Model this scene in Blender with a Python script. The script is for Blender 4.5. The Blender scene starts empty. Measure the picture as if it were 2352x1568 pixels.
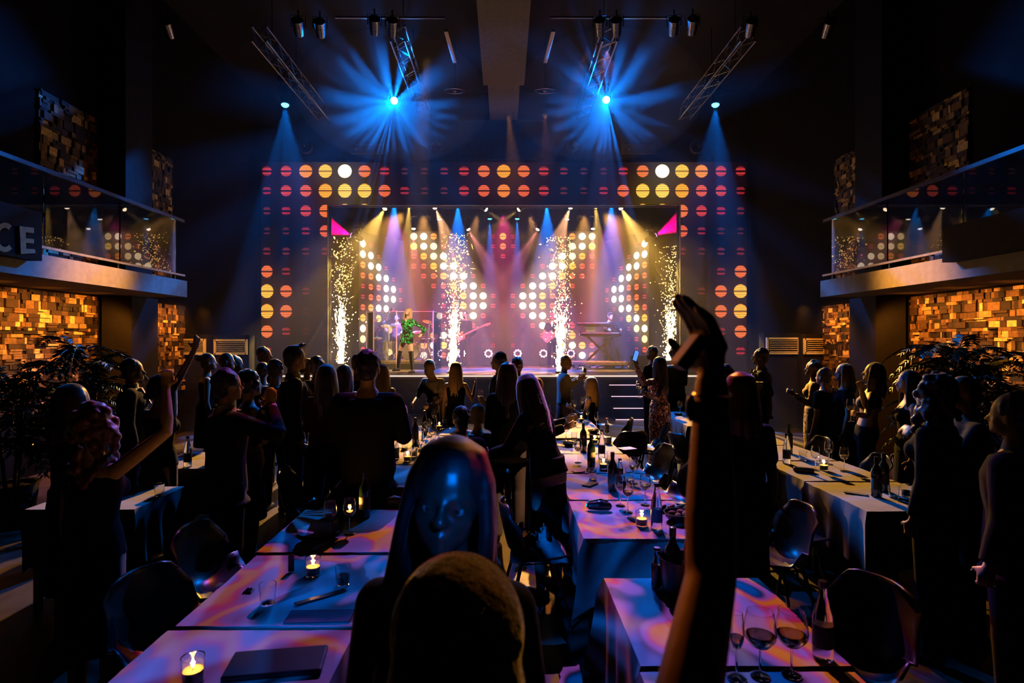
import bpy, bmesh, math, random
from mathutils import Vector, Matrix, noise
PI = math.pi
V = Vector
SC = bpy.context.scene
COL = SC.collection
RND = random.Random(11)
# camera model of the photograph (2352 x 1568)
F, CX, CY, CZ = 1306.7, 1157.0, 780.0, 1.95


def at(px, py, Y):
    return V(((px - CX) / F * Y, Y, CZ - (py - CY) / F * Y))


def onz(px, py, z):
    return at(px, py, F * (CZ - z) / (py - CY))


# ------------------------------------------------------------------ meshes
class MB:
    def __init__(s):
        s.v, s.f = [], []

    def add(s, vs, fs):
        b = len(s.v)
        s.v += [tuple(v) for v in vs]
        s.f += [tuple(b + i for i in f) for f in fs]
        return s

    def box(s, c, d, rot=None, bev=0.0):
        bm = bmesh.new()
        bmesh.ops.create_cube(bm, size=1.0)
        for v in bm.verts:
            v.co = V((v.co.x * d[0], v.co.y * d[1], v.co.z * d[2]))
        if bev:
            bmesh.ops.bevel(bm, geom=bm.edges[:], offset=bev, segments=2, affect='EDGES', profile=0.5)
        m = Matrix.Translation(V(c)) @ (rot.to_4x4() if rot is not None else Matrix())
        bm.verts.index_update()
        s.add([m @ v.co for v in bm.verts], [[v.index for v in f.verts] for f in bm.faces])
        bm.free()
        return s

    def bar(s, a, b, w, h=None):
        a, b = V(a), V(b)
        q = (b - a).to_track_quat('Z', 'Y').to_matrix()
        return s.box((a + b) / 2, (w, h or w, (b - a).length), q)

    def tube(s, pts, rad, n=8, flat=1.0, caps=True):
        pts = [V(p) for p in pts]
        k = len(pts)
        if not isinstance(rad, (list, tuple)):
            rad = [rad] * k
        t0 = (pts[1] - pts[0]).normalized()
        ref = V((0, 0, 1)) if abs(t0.z) < .9 else V((1, 0, 0))
        x = t0.cross(ref).normalized()
        vs, fs = [], []
        for i, p in enumerate(pts):
            t = (pts[min(i + 1, k - 1)] - pts[max(i - 1, 0)])
            t = t.normalized() if t.length > 1e-9 else t0
            x = (x - t * x.dot(t)).normalized()
            y = t.cross(x)
            for j in range(n):
                a = 2 * PI * j / n
                vs.append(p + x * (math.cos(a) * rad[i]) + y * (math.sin(a) * rad[i] * flat))
        for i in range(k - 1):
            for j in range(n):
                fs.append((i * n + j, i * n + (j + 1) % n, (i + 1) * n + (j + 1) % n, (i + 1) * n + j))
        if caps:
            fs.append(tuple(range(n - 1, -1, -1)))
            fs.append(tuple((k - 1) * n + j for j in range(n)))
        return s.add(vs, fs)

    def caps(s, pts, rad, n=10):
        """a chain with round ends"""
        pts = [V(p) for p in pts]
        if not isinstance(rad, (list, tuple)):
            rad = [rad] * len(pts)
        d0 = (pts[0] - pts[1]).normalized()
        d1 = (pts[-1] - pts[-2]).normalized()
        P, Q = [], []
        for c in (.95, .7, .35):
            P.append(pts[0] + d0 * rad[0] * c)
            Q.append(rad[0] * math.sqrt(1 - c * c))
        P += pts
        Q += list(rad)
        for c in (.35, .7, .95):
            P.append(pts[-1] + d1 * rad[-1] * c)
            Q.append(rad[-1] * math.sqrt(1 - c * c))
        return s.tube(P, Q, n)

    def ell(s, c, r, rot=None, n=12, m=8):
        if not isinstance(r, (list, tuple)):
            r = (r, r, r)
        vs, fs = [], []
        c = V(c)
        for i in range(1, m):
            th = PI * i / m
            for j in range(n):
                a = 2 * PI * j / n
                p = V((r[0] * math.sin(th) * math.cos(a), r[1] * math.sin(th) * math.sin(a), r[2] * math.cos(th)))
                vs.append(c + (rot @ p if rot is not None else p))
        top, bot = V((0, 0, r[2])), V((0, 0, -r[2]))
        vs.append(c + (rot @ top if rot is not None else top))
        vs.append(c + (rot @ bot if rot is not None else bot))
        T, B = len(vs) - 2, len(vs) - 1
        for i in range(m - 2):
            for j in range(n):
                fs.append((i * n + j, (i + 1) * n + j, (i + 1) * n + (j + 1) % n, i * n + (j + 1) % n))
        for j in range(n):
            fs.append((T, j, (j + 1) % n))
            fs.append((B, (m - 2) * n + (j + 1) % n, (m - 2) * n + j))
        return s.add(vs, fs)

    def loft(s, rings, n=14):
        """rings: (centre, x half axis vector, y half axis vector)"""
        vs, fs = [], []
        for c, ax, ay in rings:
            for j in range(n):
                a = 2 * PI * j / n
                vs.append(V(c) + ax * math.cos(a) + ay * math.sin(a))
        k = len(rings)
        for i in range(k - 1):
            for j in range(n):
                fs.append((i * n + j, i * n + (j + 1) % n, (i + 1) * n + (j + 1) % n, (i + 1) * n + j))
        fs.append(tuple(range(n - 1, -1, -1)))
        fs.append(tuple((k - 1) * n + j for j in range(n)))
        return s.add(vs, fs)

    def lathe(s, prof, n=16, base=(0, 0, 0), rot=None):
        b = V(base)
        vs, fs = [], []
        for r, z in prof:
            for j in range(n):
                a = 2 * PI * j / n
                p = V((r * math.cos(a), r * math.sin(a), z))
                vs.append(b + (rot @ p if rot is not None else p))
        k = len(prof)
        for i in range(k - 1):
            for j in range(n):
                fs.append((i * n + j, i * n + (j + 1) % n, (i + 1) * n + (j + 1) % n, (i + 1) * n + j))
        if prof[0][0] > 1e-6:
            fs.append(tuple(range(n - 1, -1, -1)))
        if prof[-1][0] > 1e-6:
            fs.append(tuple((k - 1) * n + j for j in range(n)))
        return s.add(vs, fs)

    def ring(s, c, R, r, n=32, m=8, rot=None, flat=1.0):
        vs, fs = [], []
        c = V(c)
        for i in range(n):
            a = 2 * PI * i / n
            for j in range(m):
                b = 2 * PI * j / m
                p = V(((R + r * math.cos(b)) * math.cos(a), (R + r * math.cos(b)) * math.sin(a), r * flat * math.sin(b)))
                vs.append(c + (rot @ p if rot is not None else p))
        for i in range(n):
            for j in range(m):
                fs.append((i * m + j, ((i + 1) % n) * m + j, ((i + 1) % n) * m + (j + 1) % m, i * m + (j + 1) % m))
        return s.add(vs, fs)

    def prism(s, pts, axis_vec):
        """extrude a planar polygon by a vector"""
        k = len(pts)
        a = [V(p) for p in pts]
        b = [p + V(axis_vec) for p in a]
        fs = [tuple(range(k - 1, -1, -1)), tuple(range(k, 2 * k))]
        fs += [(i, (i + 1) % k, k + (i + 1) % k, k + i) for i in range(k)]
        return s.add(a + b, fs)

    def quad(s, a, b, c, d):
        return s.add([a, b, c, d], [(0, 1, 2, 3)])

    def mesh(s, name, smooth=True, fix=False):
        me = bpy.data.meshes.new(name)
        me.from_pydata(s.v, [], s.f)
        if fix:
            bm = bmesh.new()
            bm.from_mesh(me)
            bmesh.ops.recalc_face_normals(bm, faces=bm.faces[:])
            bm.to_mesh(me)
            bm.free()
        if smooth:
            me.polygons.foreach_set('use_smooth', [True] * len(me.polygons))
            try:
                me.set_sharp_from_angle(angle=math.radians(38))
            except Exception:
                pass
        me.update()
        return me

    def build(s, name, mat, parent=None, smooth=True, fix=True):
        me = s.mesh(name, smooth, fix)
        return link(name, me, mat, parent)


def link(name, me, mat, parent=None):
    o = bpy.data.objects.new(name, me)
    if mat is not None:
        me.materials.append(mat)
    COL.objects.link(o)
    if parent is not None:
        o.parent = parent
    return o


_DG = None


def fuse(mb, name, voxel=.012, smooth=3, factor=.5):
    """one continuous surface around all the volumes in mb"""
    me = mb.mesh(name + '_raw', False, False)
    o = bpy.data.objects.new(name + '_raw', me)
    COL.objects.link(o)
    m = o.modifiers.new('r', 'REMESH')
    m.mode = 'VOXEL'
    m.voxel_size = voxel
    m.use_smooth_shade = True
    if smooth:
        k = o.modifiers.new('s', 'SMOOTH')
        k.iterations = smooth
        k.factor = factor
    dg = bpy.context.evaluated_depsgraph_get()
    out = bpy.data.meshes.new_from_object(o.evaluated_get(dg))
    out.name = name
    bpy.data.objects.remove(o)
    bpy.data.meshes.remove(me)
    return out


def thing(name, label, cat, loc=(0, 0, 0), rz=0.0, group=None):
    o = bpy.data.objects.new(name, None)
    o.empty_display_size = .1
    COL.objects.link(o)
    o.location = loc
    o.rotation_euler = (0, 0, rz)
    return tag(o, label, cat, group)


def tag(o, label=None, cat=None, group=None, kind=None):
    if label:
        o['label'] = label
    if cat:
        o['category'] = cat
    if group:
        o['group'] = group
    if kind:
        o['kind'] = kind
    return o


def copy_tree(o, loc=None, rz=None, label=None, group=None, parent=None):
    c = o.copy()
    COL.objects.link(c)
    if parent is not None:
        c.parent = parent
    for ch in KIDS.get(o.name, list(o.children)):
        copy_tree(ch, parent=c)
    if loc is not None:
        c.location = loc
    if rz is not None:
        c.rotation_euler = (0, 0, rz)
    if label:
        c['label'] = label
    if group:
        c['group'] = group
    return c


KIDS = {}


# --------------------------------------------------------------- materials
_M = {}


def mat(name, col, rough=.5, metal=0.0, var=.15, scale=12.0, bump=0.0, spec=.5, trans=0.0, ior=1.45, sheen=0.0, coat=0.0):
    if name in _M:
        return _M[name]
    m = bpy.data.materials.new(name)
    m.use_nodes = True
    nt = m.node_tree
    b = nt.nodes['Principled BSDF']
    b.inputs['Roughness'].default_value = rough
    b.inputs['Metallic'].default_value = metal
    b.inputs['Specular IOR Level'].default_value = spec
    b.inputs['Transmission Weight'].default_value = trans
    b.inputs['IOR'].default_value = ior
    if sheen:
        b.inputs['Sheen Weight'].default_value = sheen
        b.inputs['Sheen Roughness'].default_value = .35
    if coat:
        b.inputs['Coat Weight'].default_value = coat
    b.inputs['Base Color'].default_value = (*col, 1)
    if var or bump:
        tc = nt.nodes.new('ShaderNodeTexCoord')
        nz = nt.nodes.new('ShaderNodeTexNoise')
        nz.inputs['Scale'].default_value = scale
        nz.inputs['Detail'].default_value = 3
        nt.links.new(tc.outputs['Object'], nz.inputs['Vector'])
        if var:
            r = nt.nodes.new('ShaderNodeValToRGB')
            r.color_ramp.elements[0].position = .3
            r.color_ramp.elements[1].position = .7
            r.color_ramp.elements[0].color = (*[max(0, c * (1 - var)) for c in col], 1)
            r.color_ramp.elements[1].color = (*[min(1, c * (1 + var)) for c in col], 1)
            nt.links.new(nz.outputs['Fac'], r.inputs['Fac'])
            nt.links.new(r.outputs['Color'], b.inputs['Base Color'])
        if bump:
            bp = nt.nodes.new('ShaderNodeBump')
            bp.inputs['Strength'].default_value = bump
            bp.inputs['Distance'].default_value = .01
            nt.links.new(nz.outputs['Fac'], bp.inputs['Height'])
            nt.links.new(bp.outputs['Normal'], b.inputs['Normal'])
    _M[name] = m
    return m


def glow(name, col, strength, sample=True):
    if name in _M:
        return _M[name]
    m = bpy.data.materials.new(name)
    m.use_nodes = True
    nt = m.node_tree
    nt.nodes.clear()
    e = nt.nodes.new('ShaderNodeEmission')
    o = nt.nodes.new('ShaderNodeOutputMaterial')
    e.inputs['Color'].default_value = (*col, 1)
    e.inputs['Strength'].default_value = strength
    nt.links.new(e.outputs[0], o.inputs['Surface'])
    if not sample:
        m.cycles.emission_sampling = 'NONE'
    _M[name] = m
    return m


# ------------------------------------------------------------------ lights
def spot(src, dst, deg, col, power, blend=.3, r=.04, streak=None, name='beam_or_added_light', seed=0.0):
    """streak = (number of rays, contrast, softness of the core)"""
    l = bpy.data.lights.new(name, 'SPOT')
    l.energy = power
    l.color = col
    l.spot_size = math.radians(deg)
    l.spot_blend = blend
    l.shadow_soft_size = r
    o = bpy.data.objects.new(name, l)
    COL.objects.link(o)
    o.location = src
    o.rotation_euler = (V(dst) - V(src)).to_track_quat('-Z', 'Y').to_euler()
    if streak:
        l.use_nodes = True
        nt = l.node_tree
        em = nt.nodes.get('Emission')
        tc = nt.nodes.new('ShaderNodeTexCoord')
        sx = nt.nodes.new('ShaderNodeSeparateXYZ')
        nt.links.new(tc.outputs['Normal'], sx.inputs[0])

        def mth(op, a, b=None, c=None):
            n = nt.nodes.new('ShaderNodeMath')
            n.operation = op
            for i, x in enumerate((a, b, c)):
                if x is None:
                    continue
                if isinstance(x, (int, float)):
                    n.inputs[i].default_value = x
                else:
                    nt.links.new(x, n.inputs[i])
            return n.outputs[0]
        ang = mth('ARCTAN2', sx.outputs[1], sx.outputs[0])
        nz = nt.nodes.new('ShaderNodeTexNoise')
        nz.noise_dimensions = '2D'
        nz.inputs['Scale'].default_value = streak[0]
        nz.inputs['Detail'].default_value = 1.5
        cb = nt.nodes.new('ShaderNodeCombineXYZ')
        nt.links.new(mth('COSINE', ang), cb.inputs[0])
        nt.links.new(mth('SINE', ang), cb.inputs[1])
        va = nt.nodes.new('ShaderNodeVectorMath')
        va.operation = 'ADD'
        va.inputs[1].default_value = (seed, seed * .37, 0)
        nt.links.new(cb.outputs[0], va.inputs[0])
        nt.links.new(va.outputs[0], nz.inputs['Vector'])
        p = mth('MULTIPLY_ADD', mth('SUBTRACT', nz.outputs[0], .5), streak[1] * 4, .5)
        p = mth('MAXIMUM', p, streak[2])
        p = mth('POWER', mth('MINIMUM', p, 1.6), 1.6)
        nt.links.new(p, em.inputs['Strength'])
    return o


def gobo(src, dst, deg, cols, power, scale=6.0, seed=0.0, cut=.5, r=.012, name='effect_or_added_light', blend=.25):
    """a projected pattern of soft colour patches; cols = list of (position, colour)"""
    o = spot(src, dst, deg, (1, 1, 1), power, blend, r, None, name)
    nt_l = o.data
    nt_l.use_nodes = True
    nt = nt_l.node_tree
    em = nt.nodes.get('Emission')
    tc = nt.nodes.new('ShaderNodeTexCoord')
    va = nt.nodes.new('ShaderNodeVectorMath')
    va.operation = 'ADD'
    va.inputs[1].default_value = (seed, seed * 1.7, 0)
    nt.links.new(tc.outputs['Normal'], va.inputs[0])
    nz = nt.nodes.new('ShaderNodeTexNoise')
    nz.inputs['Scale'].default_value = scale
    nz.inputs['Detail'].default_value = .6
    nz.inputs['Distortion'].default_value = .6
    nt.links.new(va.outputs[0], nz.inputs['Vector'])
    rp = nt.nodes.new('ShaderNodeValToRGB')
    while len(rp.color_ramp.elements) < len(cols):
        rp.color_ramp.elements.new(.5)
    for e, (p, c) in zip(rp.color_ramp.elements, cols):
        e.position = p
        e.color = (*c, 1)
    nt.links.new(nz.outputs['Fac'], rp.inputs['Fac'])
    nt.links.new(rp.outputs['Color'], em.inputs['Color'])
    return o


def bulb(loc, col, power, r=.03, name='candle_light'):
    l = bpy.data.lights.new(name, 'POINT')
    l.energy = power
    l.color = col
    l.shadow_soft_size = r
    o = bpy.data.objects.new(name, l)
    COL.objects.link(o)
    o.location = loc
    return o


# ------------------------------------------------------------ camera, world
cam = bpy.data.cameras.new('camera')
camo = bpy.data.objects.new('camera', cam)
COL.objects.link(camo)
camo.location = (0, 0, CZ)
camo.rotation_euler = (PI / 2, 0, 0)
cam.sensor_width = 36
cam.lens = F / 2352 * 36
cam.shift_x = (1176 - CX) / 2352
cam.shift_y = (CY - 784) / 2352
cam.clip_start = .05
cam.clip_end = 80
cam.dof.use_dof = True
cam.dof.focus_distance = 9.0
cam.dof.aperture_fstop = 4.0
SC.camera = camo
vs_ = SC.view_settings
vs_.view_transform = 'Standard'
vs_.look = 'None'
vs_.gamma = 1
vs_.exposure = 0
vs_.use_curve_mapping = False
cy = SC.cycles
cy.use_denoising = True
cy.max_bounces = 6
cy.diffuse_bounces = 0
cy.glossy_bounces = 3
cy.transmission_bounces = 6
cy.transparent_max_bounces = 8
cy.volume_bounces = 0
cy.caustics_reflective = False
cy.caustics_refractive = False
cy.sample_clamp_indirect = 20.0
cy.sample_clamp_direct = 0
cy.use_light_tree = True

wd = bpy.data.worlds.new('dark_world')
SC.world = wd
wd.use_nodes = True
wd.node_tree.nodes['Background'].inputs['Color'].default_value = (0, 0, 0, 1)
wd.node_tree.nodes['Background'].inputs['Strength'].default_value = 0
# ------------------------------------------------------------------ materials of the place
M_BLACK = mat('matt_black_paint', (.010, .009, .009), .7, var=.3, spec=.15)
M_WALL = mat('dark_wall_plaster', (.008, .0065, .006), .85, var=.3, scale=3, spec=.1)
M_CEIL = mat('black_ceiling', (.012, .010, .010), .8, var=.3, scale=2)
M_FLOOR = mat('worn_timber_floor', (.085, .06, .045), .42, var=.35, scale=5, bump=.15)
M_DECK = mat('stage_deck', (.10, .075, .10), .3, var=.3, scale=4)
M_SKIRT = mat('stage_skirt', (.13, .105, .10), .8, var=.25, scale=6)
M_STEEL = mat('scuffed_steel', (.16, .15, .14), .25, 1.0, var=.15)
M_DSTEEL = mat('black_steel', (.03, .03, .03), .35, .6, var=.2)
M_CHROME = mat('chrome', (.85, .85, .87), .12, 1.0, var=.05)
M_PLASTIC = mat('black_plastic', (.012, .012, .012), .3, var=.2)
M_CONC = mat('painted_concrete', (.30, .24, .20), .85, var=.12, scale=8)

YF, YR, ZS = 15.4, 20.5, 1.02
XW, ZC = 6.75, 8.7


def structure(name, mb, m, **k):
    return tag(mb.build(name, m, smooth=False), kind='structure', **k)


structure('floor', MB().box((0, 5.5, -.05), (2 * XW + 1, 21, .1)), M_FLOOR)
structure('ceiling', MB().box((0, 8.7, ZC + .1), (2 * XW + 1, 27, .2)), M_CEIL)
WL = structure('wall_left', MB().box((-XW - .12, 8.7, ZC / 2), (.2, 27, ZC)), M_WALL)
WR = structure('wall_right', MB().box((XW + .12, 8.7, ZC / 2), (.2, 27, ZC)), M_WALL)
structure('wall_rear', MB().box((0, -4.6, ZC / 2), (2 * XW + .4, .2, ZC)), M_WALL)
structure('wall_stage', MB().box((0, 21.9, ZC / 2), (2 * XW + .4, .2, ZC)), M_BLACK)
_l, _r = at(752, 780, YF).x, at(1563, 780, YF).x
_t, _top = at(0, 470, YF).z, at(0, 372, YF).z
wf = MB()
wf.box(((-XW + _l) / 2, YF + .27, ZC / 2), (_l + XW, .2, ZC))
wf.box(((XW + _r) / 2, YF + .27, ZC / 2), (XW - _r, .2, ZC))
wf.box(((_l + _r) / 2, YF + .27, (ZC + _t) / 2), (_r - _l, .2, ZC - _t))
structure('wall_proscenium', wf, M_BLACK)

# stage platform
st = thing('stage', 'raised stage platform with a pale glowing front lip before the banquet tables', 'stage', (0, 15.2, 0))
tag(st, kind='structure')
MB().box((0, 2.85, ZS - .06), (2 * XW - .1, 6.3, .12)).build('stage_deck', M_DECK, st, False)
MB().box((0, -.2, (ZS - .12) / 2), (2 * XW - .1, .08, ZS - .125)).build('stage_skirt', M_SKIRT, st, False)
MB().box((0, -.315, ZS - .02), (2 * XW - .1, .025, .035)).build('lip_light_strip', glow('lip_glow', (1, .75, .6), 1.1, False), st, False)

# ------------------------------------------------------------------ video screens
def led_material(name, stripes, gain, wash):
    m = bpy.data.materials.new(name)
    m.use_nodes = True
    nt = m.node_tree
    b = nt.nodes['Principled BSDF']
    b.inputs['Base Color'].default_value = (.012, .011, .012, 1)
    b.inputs['Roughness'].default_value = .5

    def N(t, **k):
        n = nt.nodes.new(t)
        for a, v in k.items():
            setattr(n, a, v)
        return n

    def mth(op, a, b_=None, c=None, clamp=False):
        n = N('ShaderNodeMath', operation=op, use_clamp=clamp)
        for i, x in enumerate((a, b_, c)):
            if x is None:
                continue
            if isinstance(x, (int, float)):
                n.inputs[i].default_value = x
            else:
                nt.links.new(x, n.inputs[i])
        return n.outputs[0]

    def sstep(x, e0, e1):
        n = N('ShaderNodeMapRange', interpolation_type='SMOOTHSTEP')
        nt.links.new(x, n.inputs[0])
        for i, e in ((1, e0), (2, e1)):
            if isinstance(e, (int, float)):
                n.inputs[i].default_value = e
            else:
                nt.links.new(e, n.inputs[i])
        return n.outputs[0]
    uv = N('ShaderNodeUVMap', uv_map='cell')
    sp = N('ShaderNodeSeparateXYZ')
    nt.links.new(uv.outputs[0], sp.inputs[0])
    L = N('ShaderNodeAttribute', attribute_name='lamp').outputs['Fac']
    halo = N('ShaderNodeAttribute', attribute_name='halo').outputs['Color']
    u = mth('SUBTRACT', sp.outputs[0], .5)
    v = mth('SUBTRACT', sp.outputs[1], .5)
    r = mth('SQRT', mth('ADD', mth('MULTIPLY', u, u), mth('MULTIPLY', v, v)))
    rad = mth('MINIMUM', mth('MULTIPLY_ADD', L, .26, .17), .37)
    disc = mth('SUBTRACT', 1, sstep(r, mth('SUBTRACT', rad, .05), rad))
    av = mth('ABSOLUTE', v)
    # dark slit through the middle, closing as the lamp gets brighter
    slit = sstep(av, mth('MULTIPLY_ADD', L, -.05, .05), mth('MULTIPLY_ADD', L, -.05, .085))
    slit = mth('MAXIMUM', slit, sstep(L, .8, .95))
    # dim lamps show only two short bands
    band = mth('SUBTRACT', 1, sstep(mth('ABSOLUTE', mth('SUBTRACT', av, .11)), .03, .09))
    band = mth('MAXIMUM', band, sstep(L, .3, .6))
    m1 = mth('MULTIPLY', mth('MULTIPLY', disc, slit), band)
    if stripes:
        s = mth('SINE', mth('MULTIPLY', sp.outputs[1], 2 * PI * stripes))
        s = mth('MULTIPLY_ADD', s, .38, .66)
        s = mth('MAXIMUM', s, sstep(L, .9, 1.0))
        m1 = mth('MULTIPLY', m1, s)
    rp = N('ShaderNodeValToRGB')
    stops = [(0, (0, 0, 0)), (.1, (.05, .006, .004)), (.2, (.16, .018, .012)), (.35, (.62, .02, .04)), (.5, (1.0, .075, .05)),
             (.62, (1.5, .26, .06)), (.75, (1.7, .55, .04)), (.85, (1.9, 1.05, .16)), (.93, (2.4, 1.7, .95)), (1, (3.4, 2.7, 2.0))]
    e = rp.color_ramp.elements
    while len(e) < len(stops):
        e.new(.5)
    for q, (p, c) in zip(e, stops):
        q.position = p
        q.color = (*c, 1)
    nt.links.new(L, rp.inputs[0])
    mx = N('ShaderNodeVectorMath', operation='SCALE')
    nt.links.new(rp.outputs[0], mx.inputs[0])
    nt.links.new(mth('MULTIPLY', m1, gain), mx.inputs['Scale'])
    hs = N('ShaderNodeVectorMath', operation='SCALE')
    nt.links.new(halo, hs.inputs[0])
    hs.inputs['Scale'].default_value = wash
    ad = N('ShaderNodeVectorMath', operation='ADD')
    nt.links.new(mx.outputs[0], ad.inputs[0])
    nt.links.new(hs.outputs[0], ad.inputs[1])
    nt.links.new(ad.outputs[0], b.inputs['Emission Color'])
    b.inputs['Emission Strength'].default_value = 1.0
    m.cycles.emission_sampling = 'FRONT'
    return m


def ramp_col(l):
    for p, c in ((.9, (1, .8, .45)), (.8, (1, .62, .1)), (.6, (.9, .2, .04)), (.3, (.5, .02, .05)), (0, (.1, .0, .02))):
        if l >= p:
            return c
    return (0, 0, 0)


def led_screen(label, xs, ys, lev, P, clip, m, group=None, name='video_screen', thick=(0, .12, 0)):
    """xs, ys: lamp centres; lev[row][col]; P(x, y) -> point on the screen; clip = (x0, y0, x1, y1)"""
    def edges(c):
        d0, d1 = c[1] - c[0], c[-1] - c[-2]
        return [c[0] - d0 / 2] + [(a + b) / 2 for a, b in zip(c, c[1:])] + [c[-1] + d1 / 2]
    ex, ey = edges(xs), edges(ys)
    x0, y0, x1, y1 = clip
    vs, fs, uvs, lv, hal = [], [], [], [], []

    def glow_at(x, y):
        t = V((0, 0, 0))
        for j, cy_ in enumerate(ys):
            for i, cx_ in enumerate(xs):
                l = lev[j][i]
                if l < .3:
                    continue
                d = math.hypot(x - cx_, y - cy_) / (ex[1] - ex[0])
                if d < 2.6:
                    t += V(ramp_col(l)) * (l ** 2.2) * math.exp(-d * d * 1.3)
        return t
    cols = [x0] + [e for e in ex if x0 < e < x1] + [x1]
    rows = [y0] + [e for e in ey if y0 < e < y1] + [y1]
    for ya, yb in zip(rows, rows[1:]):
        for xa, xb in zip(cols, cols[1:]):
            ci = next((i for i in range(len(xs)) if ex[i] - 1e-6 <= (xa + xb) / 2 <= ex[i + 1]), None)
            ri = next((j for j in range(len(ys)) if ey[j] - 1e-6 <= (ya + yb) / 2 <= ey[j + 1]), None)
            l = lev[ri][ci] if ci is not None and ri is not None else 0
            # each cell in 2 x 2 pieces so the glow is smooth
            xm, ym = (xa + xb) / 2, (ya + yb) / 2
            for (a, b, c, d) in ((xa, ya, xm, ym), (xm, ya, xb, ym), (xa, ym, xm, yb), (xm, ym, xb, yb)):
                k = len(vs)
                for (x, y) in ((a, d), (c, d), (c, b), (a, b)):
                    vs.append(P(x, y))
                    hal.append(glow_at(x, y))
                    if ci is not None and ri is not None:
                        uvs.append(((x - ex[ci]) / (ex[ci + 1] - ex[ci]), 1 - (y - ey[ri]) / (ey[ri + 1] - ey[ri])))
                    else:
                        uvs.append((0, 0))
                fs.append((k, k + 1, k + 2, k + 3))
                lv.append(l)
    me = bpy.data.meshes.new(name)
    me.from_pydata(vs, [], fs)
    u = me.uv_layers.new(name='cell')
    a = me.attributes.new('lamp', 'FLOAT', 'FACE')
    h = me.attributes.new('halo', 'FLOAT_COLOR', 'POINT')
    for i, x in enumerate(lv):
        a.data[i].value = x
    for i, c in enumerate(hal):
        h.data[i].color = (*c, 1)
    for lp in me.loops:
        u.data[lp.index].uv = uvs[lp.vertex_index]
    root = thing(name, label, 'screen', (0, 0, 0), 0, group)
    link('display_face', me, m, root)
    c4 = [P(x0, y0), P(x1, y0), P(x1, y1), P(x0, y1)]
    off = V(thick) * .06
    MB().prism([p + off for p in c4], V(thick)).build('screen_case', M_BLACK, root, False)
    return root


LED_FRONT = led_material('video_front', 11, 1.0, .05)
LED_REAR = led_material('video_rear', 0, 1.3, .16)
fx = [613, 656, 703, 747, 792, 837, 883, 930, 975, 1020, 1066, 1111, 1157, 1203, 1249, 1295, 1341, 1386, 1432, 1476, 1521, 1567, 1611, 1656, 1701]
fy = [393, 437, 485, 530, 577, 624, 668, 714, 762, 806]
A = [.42, .5, .70, .82, .97, .62, .38, .17, .17, .24, .42, .6, .74]
A = A + A[-2::-1]
B = [.30, .5, .55, .76, .85, .83, .58, .32, .17, .2, .43, .56, .66]
B = B + B[-2::-1]


def sym(left):
    z = [0.0] * 25
    for i, l in enumerate(left):
        z[i] = l
        z[24 - i] = l
    return z


fl = [A, B, sym([.22, .34, .5, .62, .8, .8, .6, .3]), sym([.15, .18, .28, .56]), sym([.24, .22, .2, .24]), sym([.6, .28, .08, .1]),
      sym([.8, .6, .22, .1]), sym([.78, .6, .12, .1]), sym([.62, .3, .12, .1]), sym([.36, .12, .08, .1])]
PF = lambda x, y: at(x, y, YF)
led_screen('wide video screen strip of round lamps above the stage opening', fx, fy, fl, PF, (600, 372, 1715, 470), LED_FRONT)
led_screen('tall video screen of red and amber lamps beside the stage opening, letters side', fx, fy, fl, PF, (600, 470, 752, 858), LED_FRONT, group='side screens of the proscenium')
led_screen('tall video screen of red and amber lamps beside the stage opening, waiter side', fx, fy, fl, PF, (1563, 470, 1715, 858), LED_FRONT)
# rear screen
rx = [950.5 + 22.75 * i for i in range(19)]
ry = [542.7 + 22.75 * i for i in range(13)]
rl = [[.9, 1, .66, .22, .2, 0, 0, .12, .3, .72], [.85, .93, .9, .45, .06, 0, 0, .2, .32, .62], [.5, .72, .9, .95, .36, .1, .05, .05, .18, .4],
      [.5, .52, .74, .95, .97, .45, .12, .1, .1, .16], [.15, .48, .54, .74, 1, .95, .4, .12, .05, .1], [0, .12, .45, .55, .74, 1, .96, .45, .1, .08],
      [0, 0, .12, .45, .56, .76, 1, .96, .42, .12], [0, 0, .12, .4, .56, .76, 1, .96, .42, .12], [0, .05, .12, .4, .6, .95, 1, .5, .16, .1],
      [.05, .1, .5, .3, .6, .95, .46, .2, .1, .05], [.1, .2, .74, .93, .5, .5, .16, .1, .2, .1], [.54, .76, .95, .82, .3, .1, .1, .2, .3, .1],
      [.6, .93, .5, .55, .2, .1, .1, .1, .2, .1]]
rl = [r + r[-2::-1] for r in rl]
led_screen('large video screen of white and amber lamps at the back of the stage', rx, ry, rl, lambda x, y: at(x, y, YR), (939.5, 531, 1373, 838), LED_REAR)
# angled wing screens
wl_ = [[.95, .35, 0, 0, 0, 0], [.95, .95, .32, 0, 0, 0], [.64, .97, .95, .36, 0, 0], [.55, .62, 1, .95, .36, 0], [.4, .56, .58, 1, .95, .4],
       [.35, .56, .62, 1, .95, .42], [.54, .7, 1, .95, .3, .1], [.74, .95, .82, .3, .1, 0], [.94, .88, .3, .1, .05, 0], [.88, .4, .2, .1, 0, 0], [.5, .3, .1, 0, 0, 0]]
for s, lab in ((1, 'angled wing video screen behind the drum shield'), (-1, 'angled wing video screen behind the keyboard player')):
    def PW(x, y, s=s):
        t = x / 6.0
        Yw = 18.45 + t * 1.9
        X = (-4.70 + t * 1.13) * s
        return V((X, Yw, 5.27 - y * .347))
    led_screen(lab, [.5 + i for i in range(6)], [.5 + i for i in range(11)], wl_, PW, (0, -.6, 6, 12.2), LED_REAR, thick=(-.05 * s, .12, 0))

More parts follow.
